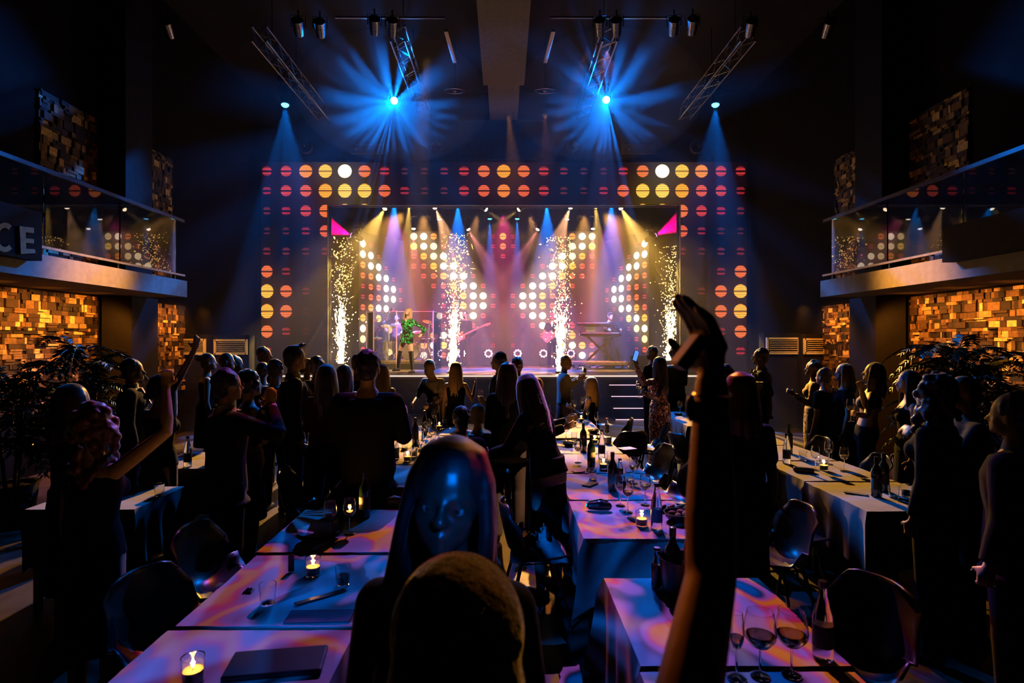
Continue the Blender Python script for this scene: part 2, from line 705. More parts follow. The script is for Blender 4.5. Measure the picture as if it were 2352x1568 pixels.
# opening edge trims that catch the light
tr = thing('opening_trim', 'thin pale metal edging around the stage opening', 'trim', (0, 0, 0))
for nm, a, b in (('top_edge', at(752, 471, YF - .02), at(1563, 471, YF - .02)), ('side_edge', at(752.5, 471, YF - .02), at(752.5, 845, YF - .02)), ('side_edge', at(1562.5, 471, YF - .02), at(1562.5, 845, YF - .02))):
    MB().bar(a, b, .022).build(nm, mat('pale_edging', (.75, .6, .5), .4, .3), tr, False)
# black side legs of the stage
for s in (-1, 1):
    structure('trim_stage_leg', MB().box((s * 5.6, 18.2, 3.2), (.1, 5.2, 4.3)), M_BLACK)

# ------------------------------------------------------------------ stage lighting
WARM, YEL, PNK, BLU, MAG = (1, .50, .22), (1, .60, .10), (1, .28, .28), (.0, .20, 1), (1, .0, .14)
K = 1.0
hz = MB().box((0, 18.6, 3.72), (11.0, 5.6, 5.36)).build('stage_haze', None, None, False)
hm = bpy.data.materials.new('thick_stage_smoke')
hm.use_nodes = True
hn = hm.node_tree
hn.nodes.clear()
ho = hn.nodes.new('ShaderNodeOutputMaterial')
hv = hn.nodes.new('ShaderNodeVolumeScatter')
hv.inputs['Density'].default_value = .027
hv.inputs['Color'].default_value = (1, .93, .96, 1)
hv.inputs['Anisotropy'].default_value = .1
hn.links.new(hv.outputs[0], ho.inputs['Volume'])
hz.data.materials.append(hm)
hh_ = MB().box((0, 12.45, 4.3), (12.3, 5.3, 8.5)).build('hall_haze', hm.copy(), None, False)
hh_.active_material.node_tree.nodes['Volume Scatter'].inputs['Density'].default_value = .011
tag(hh_, 'thin haze drifting over the hall in front of the screens', 'smoke', None, 'stuff')
for q, r_, lb in ((at(905, 233, 13.0), (2.2, 2.0, 1.28), 'added smoke puff around the starburst lamp on the singer side'), (at(1393, 231, 13.0), (2.2, 2.0, 1.28), 'added smoke puff around the starburst lamp on the keyboard side')):
    pf = MB().ell((0, 0, 0), r_, None, 20, 14).build('added_lamp_smoke', hm.copy())  # denser smoke added here so the starburst rays show
    pf.location = q
    pf.active_material.node_tree.nodes['Volume Scatter'].inputs['Density'].default_value = .06
    tag(pf, lb, 'smoke', None, 'stuff')
tag(hz, 'thick smoke hanging in the air of the stage', 'smoke', None, 'stuff')
BEAMS = [
    # px, py, Y, dst px, py, Y, angle, colour, power, streaks, lens px
    (882, 482, 17.0, 720, 770, 14.3, 30, YEL, 8500, (5, .8, .25), 11),
    (1428, 481, 17.0, 1594, 770, 14.3, 30, YEL, 8500, (5, .8, .25), 11),
    (1001, 481, 17.0, 1090, 700, 16.6, 28, WARM, 7000, (5, .8, .25), 11),
    (1308, 481, 17.0, 1222, 700, 16.6, 28, WARM, 7000, (5, .8, .25), 11),
    (940, 470, 17.3, 925, 700, 17.3, 20, YEL, 3500, None, 0),
    (1368, 470, 17.3, 1384, 700, 17.3, 20, YEL, 3500, None, 0),
    (1010, 508, 18.5, 1035, 700, 18.5, 22, WARM, 3000, (6, .9, .2), 0),
    (1302, 508, 18.5, 1277, 700, 18.5, 22, WARM, 3000, (6, .9, .2), 0),
    (950, 529, 19.3, 955, 800, 18.9, 20, PNK, 6500, (9, 1.2, .12), 8),
    (1362, 529, 19.3, 1357, 800, 18.9, 20, PNK, 6500, (9, 1.2, .12), 8),
    (1078, 530, 19.6, 1165, 680, 19.3, 24, PNK, 4500, (5, .6, .3), 7),
    (1233, 530, 19.6, 1148, 680, 19.3, 24, PNK, 4500, (5, .6, .3), 7),
    (1120, 484, 17.3, 1220, 560, 17.3, 18, YEL, 2800, (6, .8, .3), 8),
    (1188, 484, 17.3, 1088, 560, 17.3, 18, YEL, 2800, (6, .8, .3), 8),
    (905, 462, 16.6, 905, 650, 18.0, 26, BLU, 6500, None, 0),
    (1404, 462, 16.6, 1404, 650, 18.0, 26, BLU, 6500, None, 0),
    (1052, 472, 17.2, 1050, 640, 17.2, 32, BLU, 3800, None, 0),
    (1256, 472, 17.2, 1258, 640, 17.2, 32, BLU, 3800, None, 0),
    (1125, 507, 18.3, 1125, 700, 18.3, 15, BLU, 3500, None, 0),
    (1188, 507, 18.3, 1188, 700, 18.3, 15, BLU, 3500, None, 0),
    (803, 538, 17.0, 740, 515, 17.0, 46, MAG, 3500, None, 0),
    (1510, 538, 17.0, 1574, 505, 17.0, 46, MAG, 3500, None, 0),
    (806, 540, 17.0, 890, 680, 17.5, 30, MAG, 3500, (4, .7, .3), 0),
    (1507, 540, 17.0, 1424, 680, 17.5, 30, MAG, 3500, (4, .7, .3), 0),
    # moving heads out over the hall
    (655, 247, 13.0, 660, 420, 12.8, 34, BLU, 4200, (4, 1.6, .05), 0),
    (1643, 247, 13.0, 1636, 420, 12.8, 34, BLU, 4200, (4, 1.6, .05), 0),
    (905, 233, 13.0, 880, 330, 10.5, 104, BLU, 1600, (5, 2.6, .0), 0),
    (1393, 231, 13.0, 1420, 330, 10.5, 104, BLU, 1300, (5, 2.6, .0), 0),
]
for i, (px, py, Y, qx, qy, Yq, an, col, pw, stk, lens) in enumerate(BEAMS):
    spot(at(px, py, Y), at(qx, qy, Yq), an, col, pw * (2.0 if i < 12 else .9 if i < 14 else 2.2 if i < 20 else 4.0 if i < 24 else 1.2), .25, .03 if i < 26 else .008, stk, seed=i * 3.1)

# added unseen spots: pink wash over the band, warm keys on singer and band
for x, tx in ((-3.2, -2.6), (0, 0), (3.2, 2.6)):
    spot((x, 15.9, 5.45), (tx, 19.4, 1.6), 52, (1, .02, .30), 1900, .6, .1)
    spot((x, 15.9, 5.4), (tx * .8, 18.8, 2.2), 44, (1, .20, .26), 350, .7, .1)
spot((-1.2, 9.2, 7.2), at(940, 765, 16.1), 9, (1, .60, .32), 5000, .5, .05)
spot((1.6, 9.2, 7.2), (-1.0, 19.2, 2.2), 10, (1, .42, .36), 1800, .6, .05)
spot((1.6, 9.4, 7.2), (3.3, 18.8, 2.2), 10, (1, .42, .36), 1800, .6, .05)
# ------------------------------------------------------------------ balconies and side walls
M_BLOCKS = []
for i, c in enumerate([(.012, .008, .006), (.035, .02, .012), (.09, .05, .026), (.20, .12, .06), (.44, .28, .14), (.75, .52, .28)]):
    M_BLOCKS.append(mat('wood_block_%d' % i, c, .7, var=.3, scale=18))
M_GLASS = mat('clear_glass', (.95, .97, .96), .02, var=0, trans=1.0, ior=1.5)


def pane_mat():
    m = bpy.data.materials.new('balcony_glass')
    m.use_nodes = True
    nt = m.node_tree
    nt.nodes.clear()
    o = nt.nodes.new('ShaderNodeOutputMaterial')
    mx = nt.nodes.new('ShaderNodeMixShader')
    t = nt.nodes.new('ShaderNodeBsdfTransparent')
    t.inputs[0].default_value = (.86, .88, .87, 1)
    g = nt.nodes.new('ShaderNodeBsdfGlossy')
    g.inputs['Roughness'].default_value = .01
    f = nt.nodes.new('ShaderNodeFresnel')
    f.inputs[0].default_value = 1.9
    nt.links.new(f.outputs[0], mx.inputs[0])
    nt.links.new(t.outputs[0], mx.inputs[1])
    nt.links.new(g.outputs[0], mx.inputs[2])
    nt.links.new(mx.outputs[0], o.inputs[0])
    return m


M_PANE = pane_mat()


def block_wall(parent, side, y0, y1, z0, z1, seed):
    """cladding of end-grain timber blocks: one relief mesh, six timbers"""
    rn = random.Random(seed)
    mb = MB()
    idx = []
    z = z0
    while z < z1 - .02:
        h = rn.choice((.05, .07, .09, .12))
        h = min(h, z1 - z)
        y = y0
        while y < y1 - .01:
            w = min(rn.choice((.04, .06, .08, .10, .15, .2)), y1 - y)
            hh = h if rn.random() < .75 else h * .55
            d = rn.uniform(.015, .06)
            n0 = len(mb.f)
            mb.box((side * (XW - d / 2 + .018), y + w / 2, z + hh / 2), (d, w - .004, hh - .004))
            if hh < h:
                mb.box((side * (XW - .02), y + w / 2, z + (h + hh) / 2), (.035, w - .004, h - hh - .004))
            k = min(5, max(0, int(rn.gauss(2.5, 1.8))))
            idx += [k] * (len(mb.f) - n0)
            y += w
        z += h
    me = mb.mesh('wood_block_cladding', False)
    for m in M_BLOCKS:
        me.materials.append(m)
    me.polygons.foreach_set('material_index', idx)
    return link('wood_block_cladding', me, None, parent)


for s, W, nm in ((-1, WL, 'left'), (1, WR, 'right')):
    block_wall(W, s, 6.6, 9.42, .9, 2.66, 3 + s)
    block_wall(W, s, 10.25, 12.0, .9, 2.66, 8 + s)
    block_wall(W, s, 8.25, 9.42, 3.0, 5.6, 13 + s)
    block_wall(W, s, 10.3, 11.55, 3.0, 5.6, 18 + s)
    structure('pillar_' + nm, MB().box((s * 6.45, 9.84, 1.34), (.5, .72, 2.68)), mat('grey_pillar', (.014, .012, .010), .9, var=.15))
    structure('pillar_upper_' + nm, MB().box((s * 6.5, 9.84, 5.9), (.4, .72, 5.6)), M_BLACK)
    where = 'beside the hanging letters' if s < 0 else 'beside the blank hanging box'
    b = thing('balcony', 'pale balcony edge with smoked glass balustrade ' + where, 'balcony', (s * 5.5, 5, 0))
    MB().box((s * .61, -.85, 2.83), (1.2, 11.5, .28)).build('slab', mat('balcony_plaster', (.42, .33, .26), .85, var=.1, scale=10), b, False)
    yy = [3.0, 4.3, 5.55, 6.85, 8.2, 9.62]
    for a, c in zip(yy, yy[1:]):
        MB().box((s * .04, (a + c) / 2 - 5, 3.53), (.012, c - a - .03, .9)).build('glass_panel', M_PANE, b, False)
    for y in yy:
        MB().box((s * .07, y - 5, 3.47), (.03, .035, 1.0)).build('post', M_DSTEEL, b, False)
    MB().bar((s * .05, -2, 4.0), (s * .05, 4.85, 4.0), .05).build('top_rail', M_DSTEEL, b, False)
    MB().bar((s * .03, -2, 3.06), (s * .03, 4.85, 3.06), .03).build('bottom_rail', mat('brushed_rail', (.35, .28, .2), .4, .6), b, False)

# hanging letters and the blank box opposite
sg = thing('hanging_sign', 'black hanging box with rough cut gold letters C and E', 'sign', (-5.33, 5, 0))
MB().box((-.09, .55, 3.14), (.16, 2.06, .56)).build('sign_box', M_BLACK, sg, False)
M_GOLD = mat('gold_card', (.55, .38, .16), .6, var=.2)
GY = lambda px: 5.32 * F / (CX - px) - 5
GZ = lambda px, py: CZ + (CY - py) * (5.32 / (CX - px))
E = [(42, 519), (75, 523), (75, 535), (56, 533), (56, 547), (75, 549), (75, 559), (56, 557), (57, 571), (77, 572), (79, 581), (45, 583)]
c_o, c_i = [], []
for i in range(13):
    a = math.radians(52 + i * (258 / 12))
    c_o.append((8 + 26 * math.cos(a), 545 - 34 * math.sin(a)))
    c_i.append((8 + 15 * math.cos(a), 545 - 22 * math.sin(a)))
for nm, pts in (('letter_e', E), ('letter_c', None)):
    mb = MB()
    if pts:
        for poly in ([0, 3, 8, 11], [0, 1, 2, 3], [4, 5, 6, 7], [8, 9, 10, 11]):
            mb.prism([(0, GY(pts[i][0]), GZ(*pts[i])) for i in poly], (.025, 0, 0))
    else:
        for i in range(12):
            q = [c_o[i], c_o[i + 1], c_i[i + 1], c_i[i]]
            mb.prism([(0, GY(x), GZ(x, y)) for x, y in q], (.025, 0, 0))
    mb.build(nm, M_GOLD, sg, False)
bx = thing('hanging_box', 'blank dark hanging box under the balcony glass opposite the letters', 'box', (5.33, 5, 0))
MB().box((.09, .8, 3.1), (.16, 2.26, .42)).build('box_body', mat('brown_panel', (.03, .022, .016), .9), bx, False)

# ------------------------------------------------------------------ ceiling rig
dk = thing('ventilation_duct', 'wide square ventilation duct running along the ceiling to the stage', 'duct', (0, 5, 7.66))
M_DUCT = mat('duct_tin', (.16, .13, .105), .7, .1, var=.12)
for y0, y1, w in ((-1.5, 1.3, .98), (1.33, 4.3, .96), (4.33, 7.8, .92)):
    MB().box((0, (y0 + y1) / 2, .36), (w, y1 - y0, .7)).build('duct_section', M_DUCT, dk, False)
for y in (1.315, 4.315):
    MB().box((0, y, .36), (1.04, .03, .76)).build('flange', M_DUCT, dk, False)
for y in (-.5, 3.0, 7.0):
    MB().box((0, y, .87), (.03, .03, .34)).build('hanging_strap', M_DSTEEL, dk, False)
MB().box((0, 9.03, .42), (.74, 2.4, .5)).build('narrow_section', mat('duct_dark', (.16, .13, .12), .7), dk, False)


def truss(name, x, y0, y1, z, lab):
    t = thing(name, lab, 'truss', (x, y0, z), 0, 'ceiling lighting trusses')
    L, h = y1 - y0, .135
    for sx in (-1, 1):
        for sz in (-1, 1):
            MB().tube([(sx * h, 0, sz * h), (sx * h, L, sz * h)], .021, 8).build('chord', M_STEEL, t)
    mb = MB()
    n = int(L / .27)
    for i in range(n):
        a, b = i * L / n, (i + 1) * L / n
        k = 1 if i % 2 else -1
        for sx in (-1, 1):
            mb.tube([(sx * h, a, -h * k), (sx * h, b, h * k)], .009, 5)
        for sz in (-1, 1):
            mb.tube([(-h * k, a, sz * h), (h * k, b, sz * h)], .009, 5)
    mb.build('lattice', M_STEEL, t)
    for y in (.6, L / 2, L - .4):
        MB().tube([(0, y, h), (0, y, ZC - z)], .008, 6).build('hanging_rod', M_DSTEEL, t)
    return t


for x, lab in ((-4.5, 'steel lighting truss nearest the wall with the hanging letters'), (-1.95, 'steel lighting truss beside the duct, on the singer side'), (1.95, 'steel lighting truss beside the duct, on the keyboard side'), (4.5, 'steel lighting truss nearest the wall with the blank hanging box')):
    truss('lighting_truss', x, 10.45, 14.2, 7.58, lab)
for a, b, lab in ((770, 1022, 'thin ceiling pipe on the singer side of the duct'), (1264, 1537, 'thin ceiling pipe on the keyboard side of the duct')):
    t = MB().tube([at(a, 40, 10), at(b, 41, 10)], .022, 8).build('ceiling_pipe', mat('brass_pipe', (.6, .5, .4), .3, .8))
    tag(t, lab, 'pipe', 'ceiling pipes')
for px, q, lab in ((1028, 1042, 'short pale batten hung on the singer side of the duct'), (1266, 1256, 'short pale batten hung on the keyboard side of the duct')):
    t = MB().box((0, 0, 0), (.075, 1.15, .05), None, .01).build('ceiling_batten', mat('pale_batten', (.55, .42, .34), .5, .2))
    t.location = at((px + q) / 2, 108, 10.7)
    t.rotation_euler = (0, 0, math.radians(-3 if px < CX else 3))
    tag(t, lab, 'batten', 'ceiling battens')
for px, lab in ((1045, 'round hoop lamp under the ceiling on the singer side'), (1252, 'round hoop lamp under the ceiling on the keyboard side')):
    t = thing('hoop_lamp', lab, 'lamp', at(px, 208, 12.4), 0, 'hoop lamps')
    tilt = Matrix.Rotation(math.radians(10), 3, 'X')
    MB().ring((0, 0, 0), .215, .02, 36, 8, tilt).build('hoop', M_STEEL, t)
    MB().ell((0, 0, .0), (.05, .05, .035)).build('centre_bulb', M_STEEL, t)
    mb = MB()
    for k in range(3):
        a = k * 2.094
        mb.tube([(0, 0, .02), tilt @ V((.215 * math.cos(a), .215 * math.sin(a), 0))], .005, 5)
    mb.tube([(0, 0, .02), (0, 0, 1.05)], .006, 5)
    mb.build('suspension', M_DSTEEL, t)


def par_can(p, k, lab):
    t = thing('par_can', lab, 'stage lamp', p, k, 'par cans under the ceiling')
    rot = Matrix.Rotation(math.radians(62), 3, 'X')
    MB().lathe([(.05, -.15), (.075, -.14), (.085, -.05), (.1, .12), (.105, .14), (.095, .14), (.085, .05)], 16, rot=rot).build('can', M_STEEL, t)
    MB().ell((0, 0, 0), (.092, .092, .03), rot).build('reflector', M_CHROME, t)
    mb = MB().tube([(-.115, 0, 0), (-.12, 0, .2), (.12, 0, .2), (.115, 0, 0)], .01, 6)
    mb.tube([(0, 0, .2), (0, 0, .3)], .015, 6)
    mb.build('hanging_yoke', M_DSTEEL, t)


for i, (px, py) in enumerate([(685, 63), (735, 66), (860, 60), (901, 63), (1378, 63), (1416, 63), (1548, 62), (1591, 60), (1724, 65), (1901, 66), (386, 67)]):
    lab = ['furthest but two towards the letters wall', 'next to the singer-side outer truss', 'just outside the singer-side inner truss', 'over the singer-side inner truss', 'over the keyboard-side inner truss', 'just outside the keyboard-side inner truss', 'next to the keyboard-side outer truss', 'before the keyboard-side outer truss', 'beyond the keyboard-side outer truss', 'high above the right balcony', 'high above the left balcony'][i]
    par_can(at(px, py, 9.9), (.2 if px < CX else -.2), 'small shiny par can ' + lab)

# things on the wall above the screens
for px, lab in ((1004, 'pink six-sided horn speaker above the screen on the singer side'), (1315, 'pink six-sided horn speaker above the screen on the keyboard side')):
    t = thing('horn_speaker', lab, 'speaker', at(px, 338, YF - .12), 0, 'horn speakers')
    rot = Matrix.Rotation(PI / 2, 3, 'X')
    MB().lathe([(.10, -.1), (.165, .03), (.15, .03), (.06, -.03), (.03, -.05)], 6, rot=rot @ Matrix.Rotation(PI / 6, 3, 'Z')).build('horn', mat('pale_horn', (.5, .36, .34), .5), t, False)
    MB().ell((0, .02, 0), (.035, .05, .035)).build('wall_mount', M_BLACK, t)
for px, lab in ((982, 'small six-sided horn speaker inside the stage on the singer side'), (1332, 'small six-sided horn speaker inside the stage on the keyboard side')):
    t = thing('horn_speaker', lab, 'speaker', at(px, 502, 18.2), 0, 'stage horn speakers')
    rot = Matrix.Rotation(PI / 2, 3, 'X')
    MB().lathe([(.06, -.1), (.12, .03), (.105, .03), (.04, -.03), (.02, -.05)], 6, rot=rot @ Matrix.Rotation(PI / 6, 3, 'Z')).build('horn', mat('pale_horn', (.5, .36, .34), .5), t, False)
    MB().bar((0, 0, .1), (0, .05, .5), .02).build('hanging_bracket', M_BLACK, t)
for px, k, lab in ((843, 1, 'flat tilted monitor speaker above the singer-side screen'), (1467, -1, 'flat tilted monitor speaker above the keyboard-side screen')):
    t = thing('wall_speaker', lab, 'speaker', at(px, 342, YF - .2), 0, 'tilted wall speakers')
    rot = Matrix.Rotation(math.radians(14), 3, 'X')
    MB().box((0, 0, 0), (.9, .16, .25), rot, .02).build('cabinet', mat('grey_cabinet', (.09, .08, .09), .5), t, False)
    MB().ell((-.28, -.1, -.03), .025).build('badge', M_CHROME, t)
    MB().box((0, .11, .02), (.1, .1, .08)).build('wall_mount', M_BLACK, t, False)
t = thing('roller_screen', 'wide rolled down maroon projection cloth over the stage opening', 'projection screen', at(1151, 324, YF - .1))
MB().box((0, 0, .02), (2.3, .02, 1.0)).build('screen_cloth', mat('maroon_cloth', (.14, .07, .07), .8), t, False)
MB().tube([(-1.17, 0, .56), (1.17, 0, .56)], .045, 10).build('wall_mount_roller', M_DSTEEL, t)
MB().bar((-1.16, 0, -.5), (1.16, 0, -.5), .03).build('bottom_bar', M_STEEL, t, False)
for px, lab in ((703, 'round wall speaker above the outer corner of the screen, singer side'), (1600, 'round wall speaker above the outer corner of the screen, keyboard side')):
    t = thing('round_wall_speaker', lab, 'speaker', at(px, 338, YF - .08), 0, 'round wall speakers')
    MB().lathe([(0, .02), (.1, .03), (.16, .05), (.175, .02), (.175, -.06), (0, -.06)], 20, rot=Matrix.Rotation(PI / 2, 3, 'X')).build('speaker_body', mat('purple_grey', (.22, .18, .22), .5), t)
    MB().lathe([(0, .0), (.05, .045), (.06, .03)], 12, rot=Matrix.Rotation(PI / 2, 3, 'X')).build('dust_cap', M_STEEL, t)
    MB().box((0, .06, 0), (.08, .06, .08)).build('wall_mount', M_BLACK, t, False)

# louvred cabinets at the sides of the stage
M_LOUV = mat('cream_louvre', (.62, .52, .40), .5, var=.08)


def louvre(px0, px1, py0, py1, Y, lab, rz=0.0):
    a, b = at(px0, py1, Y), at(px1, py0, Y)
    w, h = b.x - a.x, b.z - a.z
    t = thing('louvred_heater', lab, 'heater', ((a.x + b.x) / 2, Y, 0), rz, 'louvred heaters')
    zc = (a.z + b.z) / 2
    MB().box((0, .17, zc / 2 + h / 2), (w * 1.12, .26, zc + h * .75)).build('cabinet', M_BLACK, t, False)
    fr = MB()
    for sx in (-1, 1):
        fr.box((sx * w / 2, 0, zc), (.04, .05, h + .04))
    for sz in (-1, 1):
        fr.box((0, 0, zc + sz * h / 2), (w, .05, .04))
    fr.build('frame', M_LOUV, t, False)
    sl = MB()
    for i in range(7):
        z = zc - h / 2 + (i + .5) * h / 7
        sl.box((.02, .0, z), (w * .9, .055, .012), Matrix.Rotation(math.radians(-35), 3, 'X'))
    sl.build('louvre_slats', M_LOUV, t, False)
    return t


louvre(1762, 1834, 777, 811, 12.2, 'louvred heater cabinet with bright cream slats nearest the waiter')
louvre(1848, 1918, 779, 811, 12.0, 'louvred heater cabinet next to the timber-block wall')
louvre(494, 566, 781, 812, 12.2, 'louvred heater cabinet with one bright frame edge behind the balding guests')
louvre(398, 470, 780, 812, 12.0, 'dark louvred heater cabinet by the timber wall with the letters')

# stairs with lit nosings in front of the stage
sp_ = thing('stage_steps', 'black steps with thin glowing nosings up to the stage', 'steps', (3.35, 14.9, 0))
for i in range(4):
    z = .80 - i * .265
    y = -.28 * (i + 1)
    z0 = max(z, .03)
    MB().box((.12 * i * .5, y / 2 + .0, z0 / 2) if 0 else (0, -.28 * i - .14, z0 / 2), (1.3, .28, z0)).build('step', M_BLACK, sp_, False)
    MB().box((0, -.28 * (i + 1) - .008, z0 - .012), (1.28, .012, .016)).build('nosing_light', glow('nosing_glow', (1, .55, .7), 1.6, False), sp_, False)


# ------------------------------------------------------------------ stage lamps
def aim(d):
    return V(d).to_track_quat('Z', 'Y').to_matrix()


def mover(p, dst, col, lab, group, s=1.0, lens=6.0, head='dome', up=.62):
    """a hanging moving head: hanger, yoke, head and lens; the lens sits at p"""
    p, d = V(p), (V(dst) - V(p)).normalized()
    t = thing('moving_head_lamp', lab, 'stage lamp', p - d * .0, 0, group)
    r = aim(d)
    c = -d * .19 * s
    MB().lathe([(0, -.19 * s), (.06 * s, -.18 * s), (.085 * s, -.08 * s), (.08 * s, .06 * s), (.088 * s, .17 * s), (.07 * s, .175 * s)], 14, c, r).build('lamp_head', M_PLASTIC, t)
    g = glow('lens_%d_%d_%d_%d' % (*[int(x * 99) for x in col], lens), col, lens, False)
    if head == 'dome':
        MB().ell(-d * .02 * s, (.07 * s, .07 * s, .05 * s), r).build('lens', g, t)
    else:
        for k in range(7):
            a = k * PI / 3
            q = V((0, 0, 0)) if k == 6 else V((.048 * s * math.cos(a), .048 * s * math.sin(a), 0))
            MB().ell(r @ q - d * .015 * s, .02 * s).build('led_lens', g, t)
    top = c + V((0, 0, .23 * s))
    mb = MB()
    for k in (-1, 1):
        mb.tube([c + V((k * .105 * s, 0, 0)), c + V((k * .11 * s, 0, .15 * s)), top + V((k * .06 * s, 0, 0))], .016 * s, 6)
    mb.build('yoke', M_PLASTIC, t)
    mb = MB().box(top + V((0, 0, .05 * s)), (.22 * s, .18 * s, .09 * s), None, .01)
    if up:
        mb.tube([top + V((0, 0, .09 * s)), top + V((0, 0, up))], .012, 6)
    mb.build('hanging_bracket', M_PLASTIC, t)
    return t


names = ['yellow fan beam, outermost on the drum side', 'yellow fan beam, outermost on the keyboard side', 'warm white fan beam over the singer', 'warm white fan beam over the guitarist', 'yellow wash beside the blue wash, drum side', 'yellow wash beside the blue wash, keyboard side', 'white wash in the second row, drum side', 'white wash in the second row, keyboard side', 'pink streaked beam over the drum shield', 'pink streaked beam over the keyboards', 'pink beam crossing the back screen, drum side', 'pink beam crossing the back screen, keyboard side', 'yellow crossing beam at the centre, drum side', 'yellow crossing beam at the centre, keyboard side', 'broad blue wash at the upper corner, drum side', 'broad blue wash at the upper corner, keyboard side', 'blue cone left of the crossing beams', 'blue cone right of the crossing beams', 'narrow blue column, drum side', 'narrow blue column, keyboard side', 'magenta beam at the stage edge, drum side', 'magenta beam at the stage edge, keyboard side', '', '', 'blue cone outside the screens, letters side', 'blue cone outside the screens, waiter side', 'blue starburst towards the guests, singer side', 'blue starburst towards the guests, keyboard side']
for i, (px, py, Y, qx, qy, Yq, an, col, pw, stk, lens) in enumerate(BEAMS):
    a, b = at(px, py, Y), at(qx, qy, Yq)
    d = (b - a).normalized()
    if names[i]:
        led = i in (4, 5, 6, 7, 16, 17, 18, 19, 20, 21)
        lc = {BLU: (.05, .45, 1), MAG: (.75, .25, 1), YEL: (1, .8, .45)}.get(col, (1, .8, .6))
        mover(a - d * .05, b, lc, 'hanging stage lamp throwing a ' + names[i], 'hall lamps' if i > 23 else 'stage lamps', 1.0 if i < 24 else 1.25, {26: 30, 27: 30, 24: 10, 25: 10}.get(i, 9), 'led' if led else 'dome', .45)
for i, (Y, z, w) in enumerate(((16.7, 6.12, 9.6), (17.15, 6.42, 9.6), (18.4, 6.5, 8.0), (19.5, 6.45, 7.6))):
    t = MB().tube([(-w / 2, Y, z), (w / 2, Y, z)], .025, 8).build('lighting_bar', M_DSTEEL)
    tag(t, 'black lighting bar over the stage, ' + ['just inside the opening', 'second from the opening', 'third from the opening', 'nearest the back screen'][i], 'lighting bar', 'lighting bars')

# floor lamps with a ring of small lenses
ring_x = [1000, 1060, 1122, 1189, 1248, 1311]
for i, px in enumerate(ring_x):
    p = at(px, 812, 19.8)
    t = thing('ring_lamp', ['floor lamp with a ring of pink lenses beside the drum shield', 'floor lamp with a ring of pink lenses at the bassist', 'floor lamp with a ring of pink lenses, drum side of the centre', 'floor lamp with a ring of pink lenses, keyboard side of the centre', 'floor lamp with a ring of pink lenses at the guitarist', 'floor lamp with a ring of pink lenses beside the keyboard riser'][i], 'stage lamp', (p.x, p.y, ZS), 0, 'ring lamps on the stage floor')
    h = p.z - ZS
    rot = Matrix.Rotation(math.radians(78), 3, 'X')
    MB().lathe([(0, -.16), (.10, -.15), (.15, -.02), (.155, .03), (.13, .035), (0, .02)], 18, (0, 0, h), rot).build('lamp_head', M_PLASTIC, t)
    for k in range(9):
        a = 2 * PI * k / 9
        MB().ell(V((0, 0, h)) + rot @ V((.115 * math.cos(a), .115 * math.sin(a), .04)), .03, n=8, m=6).build('led_lens', glow('ring_lens', (1, .55, .75), 7.0, False), t)
    mb = MB()
    for k in (-1, 1):
        mb.tube([(k * .17, 0, h), (k * .175, 0, .14), (k * .1, 0, .1)], .018, 6)
    mb.build('yoke', M_PLASTIC, t)
    MB().box((0, 0, .055), (.3, .26, .11), None, .015).build('base', M_PLASTIC, t)
    spot(p + V((0, -.09, .02)), p + V((RND.uniform(-.8, .8), -2.2, 3.2)), 34, (1, .10, .35), 90, .5, .06, None)
# ------------------------------------------------------------------ risers
def riser(x0, x1, y0, y1, top, lab, feet):
    t = thing('stage_riser', lab, 'riser', ((x0 + x1) / 2, (y0 + y1) / 2, ZS))
    w, d = x1 - x0, y1 - y0
    h = top - ZS
    MB().box((0, 0, h - .05), (w, d, .1), None, .01).build('riser_deck', mat('riser_board', (.16, .12, .11), .55, var=.2), t, False)
    if feet == 'scissor':
        for k in (-1, 1):
            mb = MB()
            for x in (-w * .3, w * .1):
                mb.bar((x - .25, k * (d / 2 - .05), .02), (x + .3, k * (d / 2 - .05), h - .1), .03)
                mb.bar((x + .3, k * (d / 2 - .05), .02), (x - .25, k * (d / 2 - .05), h - .1), .03)
            mb.build('scissor_leg', M_DSTEEL, t, False)
    else:
        MB().box((0, 0, (h - .1) / 2), (w - .08, d - .08, h - .105)).build('riser_skirt', M_BLACK, t, False)
    for sx in (-1, 1):
        for sy in (-1, 1):
            MB().lathe([(0, -.03), (.05, -.03), (.06, 0), (.05, .03), (0, .03)], 12, (sx * (w / 2 - .1), sy * (d / 2 - .03), .06), Matrix.Rotation(PI / 2, 3, 'Y')).build('wheel', M_STEEL, t)
    return t


riser(-3.95, -2.12, 17.8, 19.2, ZS + .27, 'low black riser under the drum set', 'skirt')
riser(2.2, 4.0, 17.7, 18.75, ZS + .24, 'low wheeled riser with folded legs under the keyboards', 'scissor')
DZ = ZS + .27
M_SHELL = mat('drum_shell', (.35, .30, .32), .25, .5, var=.1)
M_HEAD = mat('drum_skin', (.8, .75, .72), .5, var=.05)
M_BRASS = mat('cymbal_bronze', (.75, .50, .20), .28, 1.0, var=.12)


